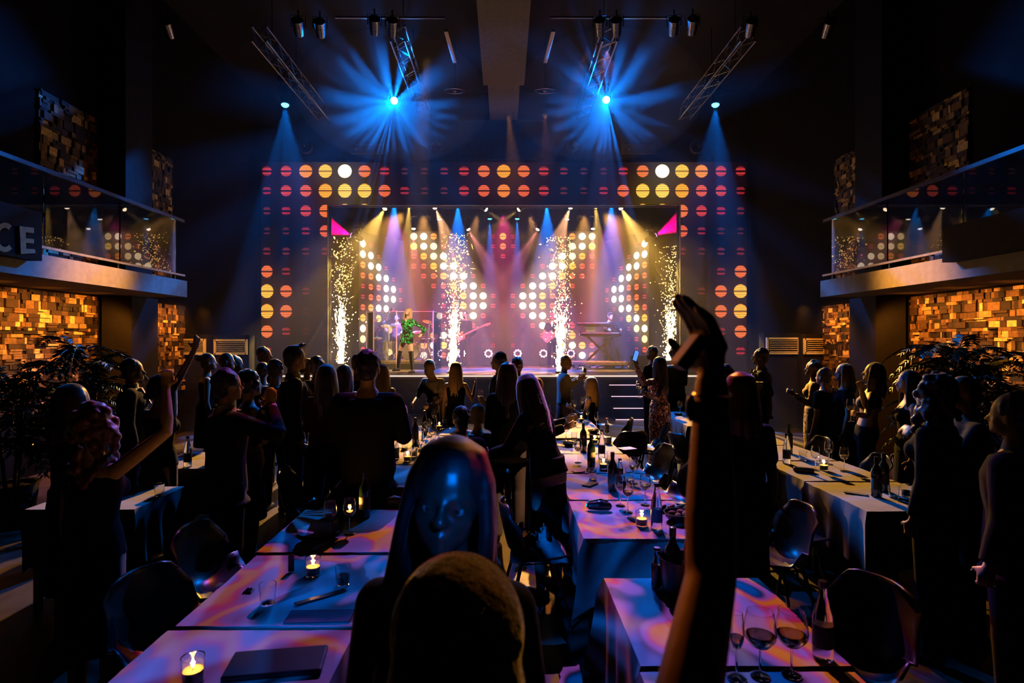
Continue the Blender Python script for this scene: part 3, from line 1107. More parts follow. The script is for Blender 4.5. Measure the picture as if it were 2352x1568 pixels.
def drum(name, lab, c, r, dep, rot, legs=None):
    t = thing(name, lab, 'drum', c, 0, None)
    MB().lathe([(r, -dep / 2), (r * 1.01, 0), (r, dep / 2)], 28, rot=rot).build('shell', M_SHELL, t, True)
    for k in (-1, 1):
        MB().lathe([(0, k * (dep / 2 + .012)), (r * .97, k * (dep / 2 + .010)), (r * .97, k * dep / 2)], 28, rot=rot).build('drum_head', M_HEAD, t)
        MB().ring(rot @ V((0, 0, k * dep / 2)), r * 1.01, .014, 30, 6, rot).build('hoop', M_CHROME, t)
    mb = MB()
    for i in range(8):
        a = i * PI / 4 + .2
        mb.tube([rot @ V((r * 1.03 * math.cos(a), r * 1.03 * math.sin(a), -dep / 2)), rot @ V((r * 1.03 * math.cos(a), r * 1.03 * math.sin(a), dep / 2))], .007, 5)
    mb.build('tension_rod', M_CHROME, t)
    if legs:
        for q in legs:
            MB().tube([V(q[0]), V(q[1])], .011, 6).build('leg', M_CHROME, t)
    return t


bx_ = at(942, 806, 18.2)
RY = Matrix.Rotation(PI / 2, 3, 'X')
drum('bass_drum', 'large bass drum with a pale front skin behind the singer', (bx_.x, 18.35, DZ + .31), .30, .42, RY, [((-.3, -.1, .0), (-.42, -.25, -.30)), ((.3, -.1, .0), (.42, -.25, -.30))])
tilt = Matrix.Rotation(math.radians(18), 3, 'X')
drum('rack_tom', 'small silver tom above the bass drum, nearer the singer', (bx_.x + .2, 18.4, DZ + .80), .15, .2, tilt, [((0, 0, -.1), (-.12, 0, -.22))])
drum('rack_tom', 'small silver tom above the bass drum, nearer the cymbals', (bx_.x - .2, 18.4, DZ + .80), .15, .2, tilt, [((0, 0, -.1), (.12, 0, -.22))])
fl_ = at(893, 800, 18.2)
drum('floor_tom', 'silver floor tom on three thin legs at the outer side of the drum set', (fl_.x, 18.3, DZ + .42), .2, .36, Matrix(), [((.2 * math.cos(a), .2 * math.sin(a), -.1), (.22 * math.cos(a), .22 * math.sin(a), -.42)) for a in (.3, 2.4, 4.5)])
drum('snare_drum', 'shallow snare drum at the drummer knees', (bx_.x + .42, 18.72, DZ + .62), .17, .13, Matrix(), [((.05 * math.cos(a), .05 * math.sin(a), -.07), (.22 * math.cos(a), .22 * math.sin(a), -.62)) for a in (.3, 2.4, 4.5)])


def cymbal(p, r, lab, tl):
    p = V(p)
    t = thing('cymbal', lab, 'cymbal', (p.x, p.y, DZ))
    h = p.z - DZ
    rot = Matrix.Rotation(math.radians(tl), 3, 'Y') @ Matrix.Rotation(math.radians(14), 3, 'X')
    MB().lathe([(0, .028), (.03, .022), (.05, .0), (r * .6, -.006), (r, -.022), (r, -.026), (.05, -.006)], 30, (0, 0, h), rot).build('bronze_disc', M_BRASS, t)
    mb = MB().tube([(0, 0, h + .05), (0, 0, h - .12), (.02, .0, .35)], .011, 7)
    mb.build('stand', M_CHROME, t)
    for k in range(3):
        a = k * 2.094 + .5
        MB().tube([(.02, 0, .34), (.02 + .27 * math.cos(a), .27 * math.sin(a), .012)], .01, 6).build('leg', M_CHROME, t)


cymbal(at(893, 748, 18.0), .25, 'bronze crash cymbal on a stand before the drummer', 8)
cymbal(at(858, 735, 18.6), .22, 'bronze cymbal highest at the outer end of the drum set', -12)
cymbal(at(985, 738, 18.9), .22, 'bronze cymbal on the guitar side of the drum set', 14)
cymbal(at(866, 775, 18.15), .16, 'small hi-hat cymbal low beside the floor tom', 0)
# clear drum shield
M_ACR = pane_mat().copy()
M_ACR.name = 'clear_acrylic'
for n in M_ACR.node_tree.nodes:
    if n.type == 'BSDF_TRANSPARENT':
        n.inputs[0].default_value = (.93, .9, .92, 1)
    if n.type == 'FRESNEL':
        n.inputs[0].default_value = 1.25
M_POST = mat('clear_post', (.75, .62, .68), .3, var=.1)
sh = [(842, 18.1), (858, 17.75), (911, 17.5), (995, 17.5), (1016, 18.6)]
ss = ['outermost panel of the clear drum shield, edge on', 'clear drum shield panel before the floor tom', 'clear drum shield panel behind the singer', 'inner end panel of the clear drum shield by the sparks']
for (a, Ya), (b, Yb), lab in zip(sh, sh[1:], ss):
    p, q = at(a, 780, Ya), at(b, 780, Yb)
    p.z = q.z = ZS
    t = thing('shield_panel', lab, 'drum shield panel', p, 0, None)
    e = q - p
    u = e.normalized()
    MB().prism([u * .03 + V((0, 0, .01)), e - u * .03 + V((0, 0, .01)), e - u * .03 + V((0, 0, 1.8)), u * .03 + V((0, 0, 1.8))], V((-u.y, u.x, 0)) * .01).build('acrylic_sheet', M_ACR, t, False)
    MB().bar((0, 0, 0), (0, 0, 1.82), .028).build('post', M_POST, t, False)
    MB().bar(u * .03 + V((0, 0, 1.8)), e - u * .03 + V((0, 0, 1.8)), .012).build('top_edge', M_POST, t, False)


def mic_stand(p, h, boom, lab):
    p = V(p)
    t = thing('microphone_stand', lab, 'microphone stand', p)
    MB().tube([(0, 0, .03), (0, 0, h)], .012, 7).build('upright', M_CHROME, t)
    MB().tube([(-boom[0] * .3, -boom[1] * .3, h - boom[2] * .3), (boom[0], boom[1], h + boom[2])], .009, 6).build('boom', M_CHROME, t)
    MB().caps([(boom[0], boom[1], h + boom[2]), (boom[0] * 1.12, boom[1] * 1.12, h + boom[2] * 1.12 + .01)], [.014, .024], 8).build('microphone', M_PLASTIC, t)
    for k in range(3):
        a = k * 2.094 + .4
        MB().tube([(0, 0, .2), (.28 * math.cos(a), .28 * math.sin(a), .012)], .01, 6).build('leg', M_CHROME, t)


p = at(866, 780, 18.15)
mic_stand((p.x, 18.15, DZ), .95, (.42, 0, .62), 'thin boom microphone stand reaching up over the drums')
p = at(983, 780, 17.9)
mic_stand((p.x, 17.95, DZ), 1.0, (.18, 0, .4), 'thin microphone stand behind the inner shield panel')


# ------------------------------------------------------------------ keyboards
RZ = ZS + .24
M_KEYS = mat('ivory_keys', (.75, .72, .70), .4, var=.05)


def keyboard(px0, px1, py, Y, lab):
    a, b = at(px0, py, Y), at(px1, py, Y)
    w = b.x - a.x
    t = thing('stage_keyboard', lab, 'keyboard', ((a.x + b.x) / 2, Y, a.z), 0, None)
    MB().box((0, 0, 0), (w, .32, .09), None, .012).build('keyboard_case', M_PLASTIC, t, False)
    MB().box((0, .06, .05), (w * .9, .16, .014)).build('white_keys', M_KEYS, t, False)
    mb = MB()
    for i in range(30):
        if i % 7 not in (2, 6):
            mb.box((-w * .44 + w * .88 * (i + .5) / 30, .09, .063), (w * .016, .1, .014))
    mb.build('black_keys', M_PLASTIC, t, False)
    MB().box((-w * .2, -.1, .048), (.16, .07, .008)).build('display', glow('key_display', (.05, .3, 1), 2.0, False), t, False)
    return t


keyboard(1323, 1402, 745, 18.2, 'upper slim stage keyboard on the two tier stand')
keyboard(1331, 1426, 768, 18.2, 'lower dark stage keyboard with a small blue display')
kc = at(1378, 780, 18.2)
t = thing('keyboard_stand', 'crossed leg two tier keyboard stand on the wheeled riser', 'keyboard stand', (kc.x, 18.2, RZ))
zl = at(0, 768, 18.2).z - RZ - .05
zu = at(0, 745, 18.2).z - RZ - .05
for k in (-1, 1):
    mb = MB().bar((-.42, k * .13, .02), (.42, k * .13, zl), .035).bar((.42, k * .13, .02), (-.42, k * .13, zl), .035)
    mb.build('crossed_leg', M_DSTEEL, t, False)
for k in (-1, 1):
    mb = MB().tube([(k * .5, 0, zl - .02), (k * .62, .2, (zl + zu) / 2), (k * .5, 0, zu)], .016, 6)
    mb.build('tier_arm', M_STEEL, t)
MB().bar((-.55, -.1, zl), (.55, -.1, zl), .03).build('cross_bar', M_DSTEEL, t, False)
MB().bar((-.5, -.05, zu), (.5, -.05, zu), .03).build('upper_bar', M_DSTEEL, t, False)
t = MB().box((0, 0, 0), (.30, .02, .20), Matrix.Rotation(math.radians(-25), 3, 'X')).build('sheet_music', mat('paper', (.75, .7, .65), .7, var=.04), None, False)
t.location = (kc.x - .28, 18.32, zl + RZ + .22)
tag(t, 'white sheet of music leaning on the lower keyboard', 'sheet music')
t = thing('monitor_speaker', 'black wedge monitor speaker at the keyboard side of the stage', 'speaker', (at(1478, 800, 17.6).x, 17.6, ZS))
MB().prism([(-.35, -.2, 0), (-.35, .3, 0), (-.35, .3, .42), (-.35, .1, .42), (-.35, -.2, .08)], (.7, 0, 0)).build('cabinet', M_BLACK, t, False)
MB().prism([(-.3, -.205, .12), (-.3, .09, .425), (-.3, .085, .43), (-.3, -.21, .125)], (.6, 0, 0)).build('grille', M_DSTEEL, t, False)


# ------------------------------------------------------------------ guitars
def guitar(o, x_axis, face, lab, body_col, name='electric_guitar', L=1.12):
    """o: body centre, x_axis: along the neck, face: front normal"""
    x = V(x_axis).normalized()
    z = (V(face) - x * V(face).dot(x)).normalized()
    y = z.cross(x)
    M = Matrix((x, y, z)).transposed()
    t = thing(name, lab, 'guitar', o)

    def T(pts):
        return [M @ V(q) for q in pts]
    out = [(-.23, .0), (-.22, .11), (-.14, .165), (-.04, .135), (.04, .11), (.12, .14), (.19, .13), (.17, .08), (.10, .04), (.10, -.03), (.15, -.07), (.15, -.12), (.08, -.13), (.0, -.12), (-.08, -.15), (-.17, -.15), (-.22, -.09)]
    MB().prism(T([(a, b, -.02) for a, b in out]), z * .042).build('guitar_body', mat('lacquer_%d' % int(body_col[1] * 99), body_col, .2, coat=.6), t, False)
    pg = [(-.12, -.03), (-.06, -.11), (.06, -.105), (.12, -.06), (.09, -.02), (.0, .03)]
    MB().prism(T([(a, b, .0225) for a, b in pg]), z * .003).build('pickguard', mat('white_guard', (.75, .68, .6), .4), t, False)
    mb = MB()
    mb.box(M @ V((.12 + (L - .45) / 2, .005, .02)), (L - .45, .05, .026), M)
    mb.build('neck', mat('maple_neck', (.62, .42, .24), .35), t, False)
    hx = .12 + L - .45
    MB().prism(T([(hx, -.028, .0), (hx + .05, -.06, .0), (hx + .19, -.045, .0), (hx + .2, -.0, .0), (hx + .06, .04, .0), (hx, .035, 0)]), z * .016).build('headstock', mat('maple_neck', (.62, .42, .24), .35), t, False)
    mb = MB()
    for i in range(4):
        mb.ell(M @ V((hx + .06 + i * .035, -.068, .008)), .013, n=7, m=5)
    mb.build('tuning_pegs', M_CHROME, t)
    mb = MB()
    for i in range(4):
        mb.tube([M @ V((-.12, -.015 + i * .012, .045)), M @ V((hx + .02, -.013 + i * .011, .037))], .0015, 4)
    mb.build('strings', M_CHROME, t)
    MB().box(M @ V((-.13, .003, .03)), (.04, .07, .014), M).build('bridge', M_CHROME, t, False)
    return t


# ------------------------------------------------------------------ sparks
M_SPK = glow('spark_gold', (1, .58, .16), 4.5, False)
M_SPW = glow('spark_white', (1, .76, .40), 6.5, False)


def sparks(px, py, Y, hpx, wpx, n, lab, core, lean=0.0, seed=1):
    rn = random.Random(seed)
    b = at(px, py, Y)
    s = Y / F
    mb = MB()
    idx = []

    def bit(p, l, r, dirn, k):
        d = dirn.normalized()
        ref = V((1, 0, 0)) if abs(d.x) < .8 else V((0, 1, 0))
        x = d.cross(ref).normalized()
        y = d.cross(x)
        n0 = len(mb.f)
        mb.add([p + d * l, p + x * r, p + y * r, p - x * r, p - y * r, p - d * l], [(0, 1, 2), (0, 2, 3), (0, 3, 4), (0, 4, 1), (5, 2, 1), (5, 3, 2), (5, 4, 3), (5, 1, 4)])
        idx.extend([k] * (len(mb.f) - n0))
    for i in range(n):
        t = rn.random() ** 1.1
        h = t * hpx * s
        sp = (.22 + .70 * t) * wpx * s * .5
        x, y = rn.gauss(0, .5) * sp, rn.gauss(0, .5) * sp
        if rn.random() < .12:
            x *= 2.1
            h *= rn.uniform(.5, 1)
        p = b + V((x + lean * h, y, h))
        d = V((x * .8 + rn.gauss(0, .05), y * .8, .25 + rn.random() * .5 - .35 * (t > .6)))
        sz = rn.uniform(.5, 1.0) * (1.75 if rn.random() < .5 else 1.15) * s
        if rn.random() < .1:
            bit(p, sz * rn.uniform(3, 5), sz * .45, V((rn.gauss(0, 1), rn.gauss(0, .5), rn.gauss(0, .6))), 0)
        else:
            bit(p, sz * rn.uniform(1.0, 1.9), sz, d, 1 if t < .55 else 0)
    # dense bright stem
    for i in range(core):
        t = rn.random() ** 1.5
        h = t * hpx * .42 * s
        r = (4 + 9 * t) * s
        p = b + V((rn.gauss(0, .55) * r + lean * h, rn.gauss(0, .55) * r, h))
        bit(p, rn.uniform(4, 9) * s, rn.uniform(1.2, 2.3) * s, V((rn.gauss(0, .1), rn.gauss(0, .1), 1)), 1)
    me = mb.mesh('spark_fountain', False)
    me.materials.append(M_SPK)
    me.materials.append(M_SPW)
    me.polygons.foreach_set('material_index', idx)
    o = link('spark_fountain', me, None)
    tag(o, lab, 'sparks', None, 'stuff')
    m = thing('spark_machine', 'small black machine under the ' + lab.split(' at ')[0].split(' hiding')[0] + (', drum side' if px < CX else ', keyboard side'), 'spark machine', (b.x, b.y, ZS))
    hb = max(.06, b.z - ZS - .02)
    MB().box((0, 0, hb / 2), (.24, .24, hb), None, .01).build('machine_case', M_PLASTIC, m, False)
    MB().lathe([(.05, 0), (.05, .015), (.035, .02)], 12, (0, 0, hb)).build('nozzle', M_STEEL, m)
    for hh, pw in ((.25, 420), (1.0, 260)):
        bulb(b + V((lean * hh, -.1, hh)), (1, .6, .25), pw * SPK, .12, 'spark_light')


SPK = .12
sparks(783, 833, 16.6, 290, 75, 620, 'tall spark fountain at the drum side edge of the stage opening', 150, .01, 3)
sparks(1039, 853, 15.75, 320, 72, 760, 'white hot spark fountain between singer and bassist', 200, .03, 5)
sparks(1286, 853, 15.75, 310, 70, 740, 'white hot spark fountain hiding the guitarist', 200, .01, 7)
sparks(1536, 826, 16.6, 265, 72, 600, 'tall spark fountain at the keyboard side edge of the stage opening', 120, .04, 9)
# loose sparks that flew off: part of the same shower
# ------------------------------------------------------------------ people
SKIN = {'fair': mat('fair_skin', (.62, .40, .29), .5, var=.08, scale=30), 'tan': mat('tan_skin', (.46, .27, .17), .5, var=.08, scale=30), 'deep': mat('deep_skin', (.055, .030, .020), .36, var=.1, scale=30, spec=.9)}
def hairmat(n, c, r, **k):
    return mat(n, c, r, sheen=.12 if n.startswith('black') else .8, **k)


HAIR = {'black': hairmat('black_hair', (.010, .008, .007), .55, var=.4, scale=60), 'brown': hairmat('brown_hair', (.06, .032, .017), .4, var=.4, scale=60), 'blonde': hairmat('blonde_hair', (.50, .33, .14), .45, var=.25, scale=60), 'grey': hairmat('grey_hair', (.30, .27, .25), .55, var=.2, scale=60), 'auburn': hairmat('auburn_hair', (.13, .045, .02), .4, var=.4, scale=60)}


def cloth(n, c, rough=.85, **k):
    return mat(n, c, rough, spec=.12, sheen=.03, var=k.pop('var', .25), scale=k.pop('scale', 25), **k)


C_BLACK = cloth('black_cloth', (.006, .0055, .006))
C_NAVY = cloth('navy_cloth', (.012, .014, .024))
C_CHAR = cloth('charcoal_suit', (.011, .010, .011))
C_WHITE = cloth('white_shirt_cloth', (.62, .58, .54), var=.08)
C_CREAM = cloth('cream_cloth', (.50, .43, .34), var=.1)
C_GREY = cloth('grey_cloth', (.12, .11, .11))
C_PINKW = cloth('pale_trouser_cloth', (.55, .48, .44), var=.08)
M_SHOE = mat('black_shoe', (.012, .011, .011), .3, var=.1)
M_EYE = mat('eye_white', (.30, .28, .27), .15, var=.02)
M_IRIS = mat('dark_iris', (.02, .012, .008), .1, var=.05)

ARM = {  # upper arm and forearm directions for the right side (x mirrored for the left)
    'down': ((.16, -.02, -1), (.06, .22, -1)), 'bent': ((.22, .05, -1), (-.15, 1, .1)), 'hold': ((.22, .25, -1), (-.1, .85, .55)),
    'clap': ((.30, .55, -.75), (-.62, .62, .62)), 'raise': ((.45, .15, .9), (-.05, .2, 1)), 'hip': ((.6, -.25, -.8), (-.7, .35, -.5)),
    'reach': ((.1, .75, -.6), (.0, 1, -.12)), 'fold': ((.2, .2, -1), (-.9, .65, .1)), 'phone': ((.15, .7, -.35), (-.1, .75, .9)),
    'table': ((.2, .45, -.85), (-.2, .95, -.3)), 'wave': ((.55, .1, -.6), (.15, .45, 1)), 'strum': ((.35, -.05, -1), (-.65, .75, -.15)), 'neck': ((.4, .2, -.95), (.35, .8, .35)), 'up': ((.15, .1, 1), (.1, .1, 1))}


def hand(mb, W, d, n, k=1.0, curl=.35, spread=.25, thumb=1, fr=.0098, two=False):
    d = V(d).normalized()
    n = (V(n) - d * V(n).dot(d)).normalized()
    w = n.cross(d) * thumb
    R_ = Matrix((w, d, n)).transposed()
    mb.ell(W + d * .045 * k, (.040 * k, .056 * k, .017 * k), R_)
    mb.ell(W + d * .075 * k, (.041 * k, .022 * k, .015 * k), R_)
    for i, L in enumerate((.072, .082, .077, .060)):
        o = (.030 - .0205 * i)
        b = W + d * (.082 - abs(o) * .15) * k + w * o * k
        c = curl * (1 + .12 * i)
        if two and i > 1:
            c = 1.5
        d1 = (d * math.cos(c) + n * math.sin(c) + w * (o * spread * 8)).normalized()
        c2 = c * 2.1
        d2 = (d * math.cos(c2) + n * math.sin(c2) + w * (o * spread * 8)).normalized()
        m_ = b + d1 * L * .52 * k
        mb.caps([b - d1 * .02 * k, m_, m_ + d2 * L * .48 * k], [fr * k * 1.08, fr * k, fr * k * .86], 8)
    tb = W + d * .022 * k + w * .030 * k
    t1 = tb + (d * .62 + w * .7 + n * .25).normalized() * .042 * k
    t2 = t1 + (d * .9 + w * .25 + n * (.2 + curl)).normalized() * .034 * k
    mb.caps([tb - w * .015 * k, t1, t2], [fr * 1.35 * k, fr * 1.15 * k, fr * .95 * k], 8)


def person(label, px, py, Y, rz=0.0, z0=0.0, lean=0.0, side=0.0, twist=0.0, head=(0, 0, 0), L='down', R='down', legs='stand', sex='m', hair=('short', 'brown'), skin='fair',
           top=('jacket', None), bottom=('trousers', None), voxel=.0115, group='guests in the hall', collar=False, eyes=False, specs=False, curlL=.45, curlR=.45, wide=1.0, k=None, handdir=(None, None), shoe=M_SHOE, abs_arm=None, two=False):
    f = sex == 'f'
    tgt = at(px, py, Y)
    seat = legs == 'sit'

    def frames(k_, hipz):
        Mt = Matrix.Translation((0, 0, hipz)) @ Matrix.Rotation(twist, 4, 'Z') @ Matrix.Rotation(-lean, 4, 'X') @ Matrix.Rotation(side, 4, 'Y')
        Mh = Mt @ Matrix.Translation(V((0, .014, .572)) * k_) @ Matrix.Rotation(head[0], 4, 'Z') @ Matrix.Rotation(-head[1], 4, 'X') @ Matrix.Rotation(head[2], 4, 'Y')
        return Mt, Mh
    LEG = legs if isinstance(legs, (list, tuple)) else {'stand': (((-.05, .02, -1), (-.01, -.04, -1)), ((.05, .02, -1), (.01, -.04, -1))), 'sit': (((-.16, 1, -.1), (0, .1, -1)), ((.16, 1, -.1), (0, .1, -1)))}[legs]
    leglen = max(-(V(a).normalized().z + V(b).normalized().z) * .43 for a, b in LEG) + .03 + .085
    zt = tgt.z - z0
    if seat:
        k = k or (.96 if f else 1.0)
        Mt, Mh = frames(k, 0)
        hipz = zt - (Mh @ (V((0, -.01, .225)) * k)).z
    else:
        Mt, Mh = frames(1.0, leglen)
        k = zt / (Mh @ V((0, -.01, .225))).z
        hipz = leglen * k
    Mt, Mh = frames(k, hipz)
    h = Mh @ (V((0, -.01, .225)) * k)
    Rz = Matrix.Rotation(rz, 3, 'Z')
    ho = Rz @ V((h.x, h.y, 0))
    root = thing('person', label, 'person', (tgt.x - ho.x, tgt.y - ho.y, z0), rz, group)
    T = lambda p: Mt @ (V(p) * k)
    TH = lambda p: Mh @ (V(p) * k)
    RT = Mt.to_3x3()
    RH = Mh.to_3x3()
    # ---- torso rings
    if f:
        rings = [(-.12, .145, .105, 0), (-.04, .172, .122, 0), (.07, .150, .108, 0), (.17, .120, .088, 0), (.26, .130, .096, .006), (.34, .146, .118, .012), (.41, .148, .10, .004), (.46, .12, .075, 0), (.50, .065, .055, -.004), (.53, .05, .048, 0)]
    else:
        rings = [(-.12, .140, .105, 0), (-.04, .160, .118, 0), (.07, .152, .110, 0), (.17, .146, .105, 0), (.27, .160, .114, .006), (.36, .174, .118, .006), (.42, .172, .10, 0), (.465, .14, .080, 0), (.50, .075, .065, -.004), (.53, .06, .056, 0)]
    sw = (.142 if f else .172) * wide
    sr = .043 if f else .052

    def torso(mb, inf, z_lo, z_hi, flare=0.0):
        rr = []
        for z, rx, ry, yo in rings:
            if z_lo - .001 <= z <= z_hi + .001:
                rr.append((T((0, yo, z)), RT @ V(((rx * wide + inf) * k, 0, 0)), RT @ V((0, (ry + inf) * k, 0))))
        if z_lo < -.125:
            rx, ry = rings[1][1] * wide + inf + flare, rings[1][2] + inf + flare
            rr.insert(0, (T((0, 0, z_lo)), RT @ V((rx * k, 0, 0)), RT @ V((0, ry * k, 0))))
        mb.loft(rr, 18)

    # ---- joints
    J = {}
    for s, nm, arm in ((-1, 'L', L), (1, 'R', R)):
        u, w = ARM[arm] if isinstance(arm, str) else arm
        if isinstance(arm, str):
            u, w = V((u[0] * s, u[1], u[2])), V((w[0] * s, w[1], w[2]))
            if arm not in ('down',):
                Rt = Matrix.Rotation(twist, 3, 'Z')
                u, w = Rt @ u, Rt @ w
        S = T((s * sw, 0, .435))
        E = S + V(u).normalized() * .285 * k
        W = E + V(w).normalized() * .25 * k
        if abs_arm and nm in abs_arm:
            inv = (Matrix.Translation(root.location) @ Matrix.Rotation(rz, 4, 'Z')).inverted()
            E, W = [inv @ (q if isinstance(q, V) else at(*q)) for q in abs_arm[nm]]
            w = W - E
        J[nm] = (S, E, W, V(w).normalized())
    G = {}
    for s, nm, (a, b) in ((-1, 'L', LEG[0]), (1, 'R', LEG[1])):
        Hj = V((s * .085 * k, 0, hipz - .03 * k))
        Kn = Hj + V(a).normalized() * .43 * k
        An = Kn + V(b).normalized() * .43 * k
        if seat:
            An.z = .085 * k if z0 == 0 else max(.085 * k, An.z)
        fd = V((s * .18, 1, 0)).normalized()
        G[nm] = (Hj, Kn, An, fd)
    # ---- body: one continuous skin
    mb = MB()
    torso(mb, 0, -.12, .53)
    mb.caps([T((-sw + .01, 0, .437)), T((sw - .01, 0, .437))], sr * k)
    if f:
        for s in (-1, 1):
            mb.ell(T((s * .068, .085, .325)), .058 * k)
    mb.caps([T((0, -.008, .48)), TH((0, -.012, .05))], [.058 * k if not f else .050 * k, .053 * k if not f else .045 * k], 12)
    HD = [('e', (0, .004, .125), (.072, .087, .099)), ('e', (0, -.022, .122), (.070, .080, .088)), ('e', (0, .034, .062), (.060, .058, .064)), ('e', (0, .045, .045), (.045, .050, .045)), ('e', (0, .078, .020), (.022, .020, .018)),
          ('c', [(0, .085, .118), (0, .099, .098), (0, .110, .080)], [.009, .009, .0125]), ('c', [(-.044, .066, .122), (-.022, .080, .1235), (0, .083, .119), (.022, .080, .1235), (.044, .066, .122)], [.009, .010, .010, .010, .009]),
          ('e', (-.034, .053, .076), (.028, .026, .030)), ('e', (.034, .053, .076), (.028, .026, .030)), ('e', (-.076, -.004, .092), (.012, .021, .032)), ('e', (.076, -.004, .092), (.012, .021, .032)),
          ('c', [(-.022, .083, .048), (0, .0935, .050), (.022, .083, .048)], [.005, .0075, .005]), ('c', [(-.020, .083, .040), (0, .092, .0375), (.020, .083, .040)], [.005, .0085, .005])]
    if eyes:
        for s in (-1, 1):
            HD += [('c', [(s * .016, .077, .1030), (s * .031, .0840, .1068), (s * .046, .072, .1020)], [.0038, .0064, .0038]), ('c', [(s * .017, .077, .0965), (s * .031, .0825, .0932), (s * .045, .072, .097)], [.0032, .0050, .0032]),
                   ('e', (s * .012, .100, .079), (.008, .010, .0075))]
    for q in HD:
        if q[0] == 'e':
            mb.ell(TH(q[1]), [x * k for x in q[2]], RH, 16, 12)
        else:
            mb.caps([TH(x) for x in q[1]], [x * k for x in q[2]], 10)
    for nm, cu, hd in (('L', curlL, handdir[0]), ('R', curlR, handdir[1])):
        S, E, W, d = J[nm]
        q = .9 if f else 1.0
        mb.caps([S, S.lerp(E, .35), E, E.lerp(W, .3), W], [.050 * k * q, .047 * k * q, .037 * k * q, .039 * k * q, .027 * k * q], 12)
        hdv = V(hd[0]) if hd else d
        n = V(hd[1]) if hd else (V((1 if nm == 'L' else -1, 0, 0)) if abs(d.x) < .8 else V((0, -1, 0)))
        hand(mb, W, hdv, n, k * q, cu, thumb=(1 if nm == 'L' else -1), fr=max(.0098, voxel * .86), two=two)
        J[nm] = (S, E, W, d, W + hdv.normalized() * .085 * k, n)
    for nm in 'LR':
        Hj, Kn, An, fd = G[nm]
        mb.caps([Hj, Hj.lerp(Kn, .4), Kn, Kn.lerp(An, .3), An], [.092 * k, .080 * k, .055 * k, .056 * k, .037 * k], 12)
        mb.caps([An + V((0, -.03, -.045)) * k, An + fd * .13 * k + V((0, 0, -.055)) * k], [.036 * k, .028 * k], 10)
    link('body', fuse(mb, 'body', voxel, 2 if voxel > .007 else 6), SKIN[skin] if isinstance(skin, str) else skin, root)
    # ---- hair
    if hair:
        mb = MB()
        kind, hc = hair
        rn = random.Random(int(px * 7 + py))
        if kind != 'bald':
            mb.ell(TH((0, -.013 if kind in ('long', 'longdown', 'bob') else -.017, .142)), [x * k for x in (.084, .096, .097)], RH, 20, 14)
            mb.ell(TH((0, -.045, .088)), [x * k for x in (.072, .060, .075)], RH, 14, 10)
        if kind == 'short':
            for i in range(90):
                a, b = rn.uniform(-2.1, 2.1), rn.uniform(-.15, 1.5)
                mb.ell(TH((math.sin(a) * math.cos(b) * .080, -math.cos(a) * math.cos(b) * .092 - .017, .142 + math.sin(b) * .092)), (rn.uniform(.012, .019) * k), None, 7, 5)
        if kind == 'quiff':
            for i in range(14):
                mb.caps([TH((rn.uniform(-.06, .06), rn.uniform(-.04, .04), .215)), TH((rn.uniform(-.06, .06), rn.uniform(.04, .1), .245 + rn.uniform(-.01, .012)))], [.018 * k, .008 * k], 6)
        if kind in ('curly', 'curlylong'):
            for i in range(70 if kind == 'curly' else 150):
                a, b = rn.uniform(-2.2, 2.2), rn.uniform(-.5, 1.4)
                q = V((math.sin(a) * math.cos(b) * .092, -math.cos(a) * math.cos(b) * .10 - .01, .13 + math.sin(b) * .10))
                if kind == 'curlylong' and rn.random() < .6:
                    q = V((math.sin(a) * rn.uniform(.08, .125), -math.cos(a) * rn.uniform(.07, .13), rn.uniform(-.2, .12)))
                mb.ell(TH(q), rn.uniform(.018, .032) * k, None, 8, 6)
        if kind in ('long', 'bob', 'longdown'):
            n = 40
            ln = {'bob': .03, 'long': .20, 'longdown': .34}[kind]
            for i in range(n):
                a = math.radians(-112 + 224 * i / (n - 1) + rn.uniform(-4, 4))
                sx, sy = math.sin(a), -math.cos(a)
                l2 = ln * rn.uniform(.82, 1.08)
                fl_ = 1.0 + .25 * rn.random()
                pts = [TH((sx * .018, sy * .022 - .014, .226)), TH((sx * .058, sy * .068 - .014, .203)), TH((sx * .081, sy * .096 - .012, .145)), TH((sx * .096, sy * .11 - .01, .05)), TH((sx * .094 * fl_, sy * .108 * fl_ - .012, .05 - l2 * .5)), TH((sx * .088 * fl_, sy * .10 * fl_ - .02, .04 - l2))]
                mb.caps(pts, [.011 * k, .014 * k, .0165 * k, .0155 * k, .013 * k, .005 * k], 7)
        if kind == 'hood':
            mb.ell(TH((0, -.02, .115)), [x * k for x in (.118, .125, .132)], RH, 20, 14)
            mb.caps([TH((0, -.05, .06)), T((0, -.05, .44))], [.115 * k, .15 * k], 16)
        if kind == 'bun':
            mb.ell(TH((0, -.115, .165)), [.05 * k, .042 * k, .05 * k], RH)
            for i in range(8):
                mb.ring(TH((0, -.115, .165)), .035 * k, .016 * k, 12, 6, RH @ Matrix.Rotation(rn.uniform(0, 3), 3, 'X'))
        if kind == 'braid':
            for i in range(12):
                mb.ell(TH((.075 - .002 * i, .015 + .02 * math.sin(i), .07 - .03 * i)), (.024 - .0008 * i) * k, None, 8, 6)
        if kind == 'ponytail':
            mb.caps([TH((0, -.10, .19)), TH((0, -.15, .14)), TH((.01, -.15, .02)), TH((.015, -.13, -.08))], [.03 * k, .036 * k, .03 * k, .01 * k], 10)
        if mb.v:
            link('hair' if kind != 'hood' else 'hood', fuse(mb, 'hair', min(.0095, voxel), 1), HAIR[hc] if isinstance(hc, str) else hc, root)
    # ---- clothes
    tk, tm = top if top else (None, None)
    tm = tm or C_BLACK
    bk, bm_ = bottom if bottom else (None, None)
    bm_ = bm_ or C_BLACK

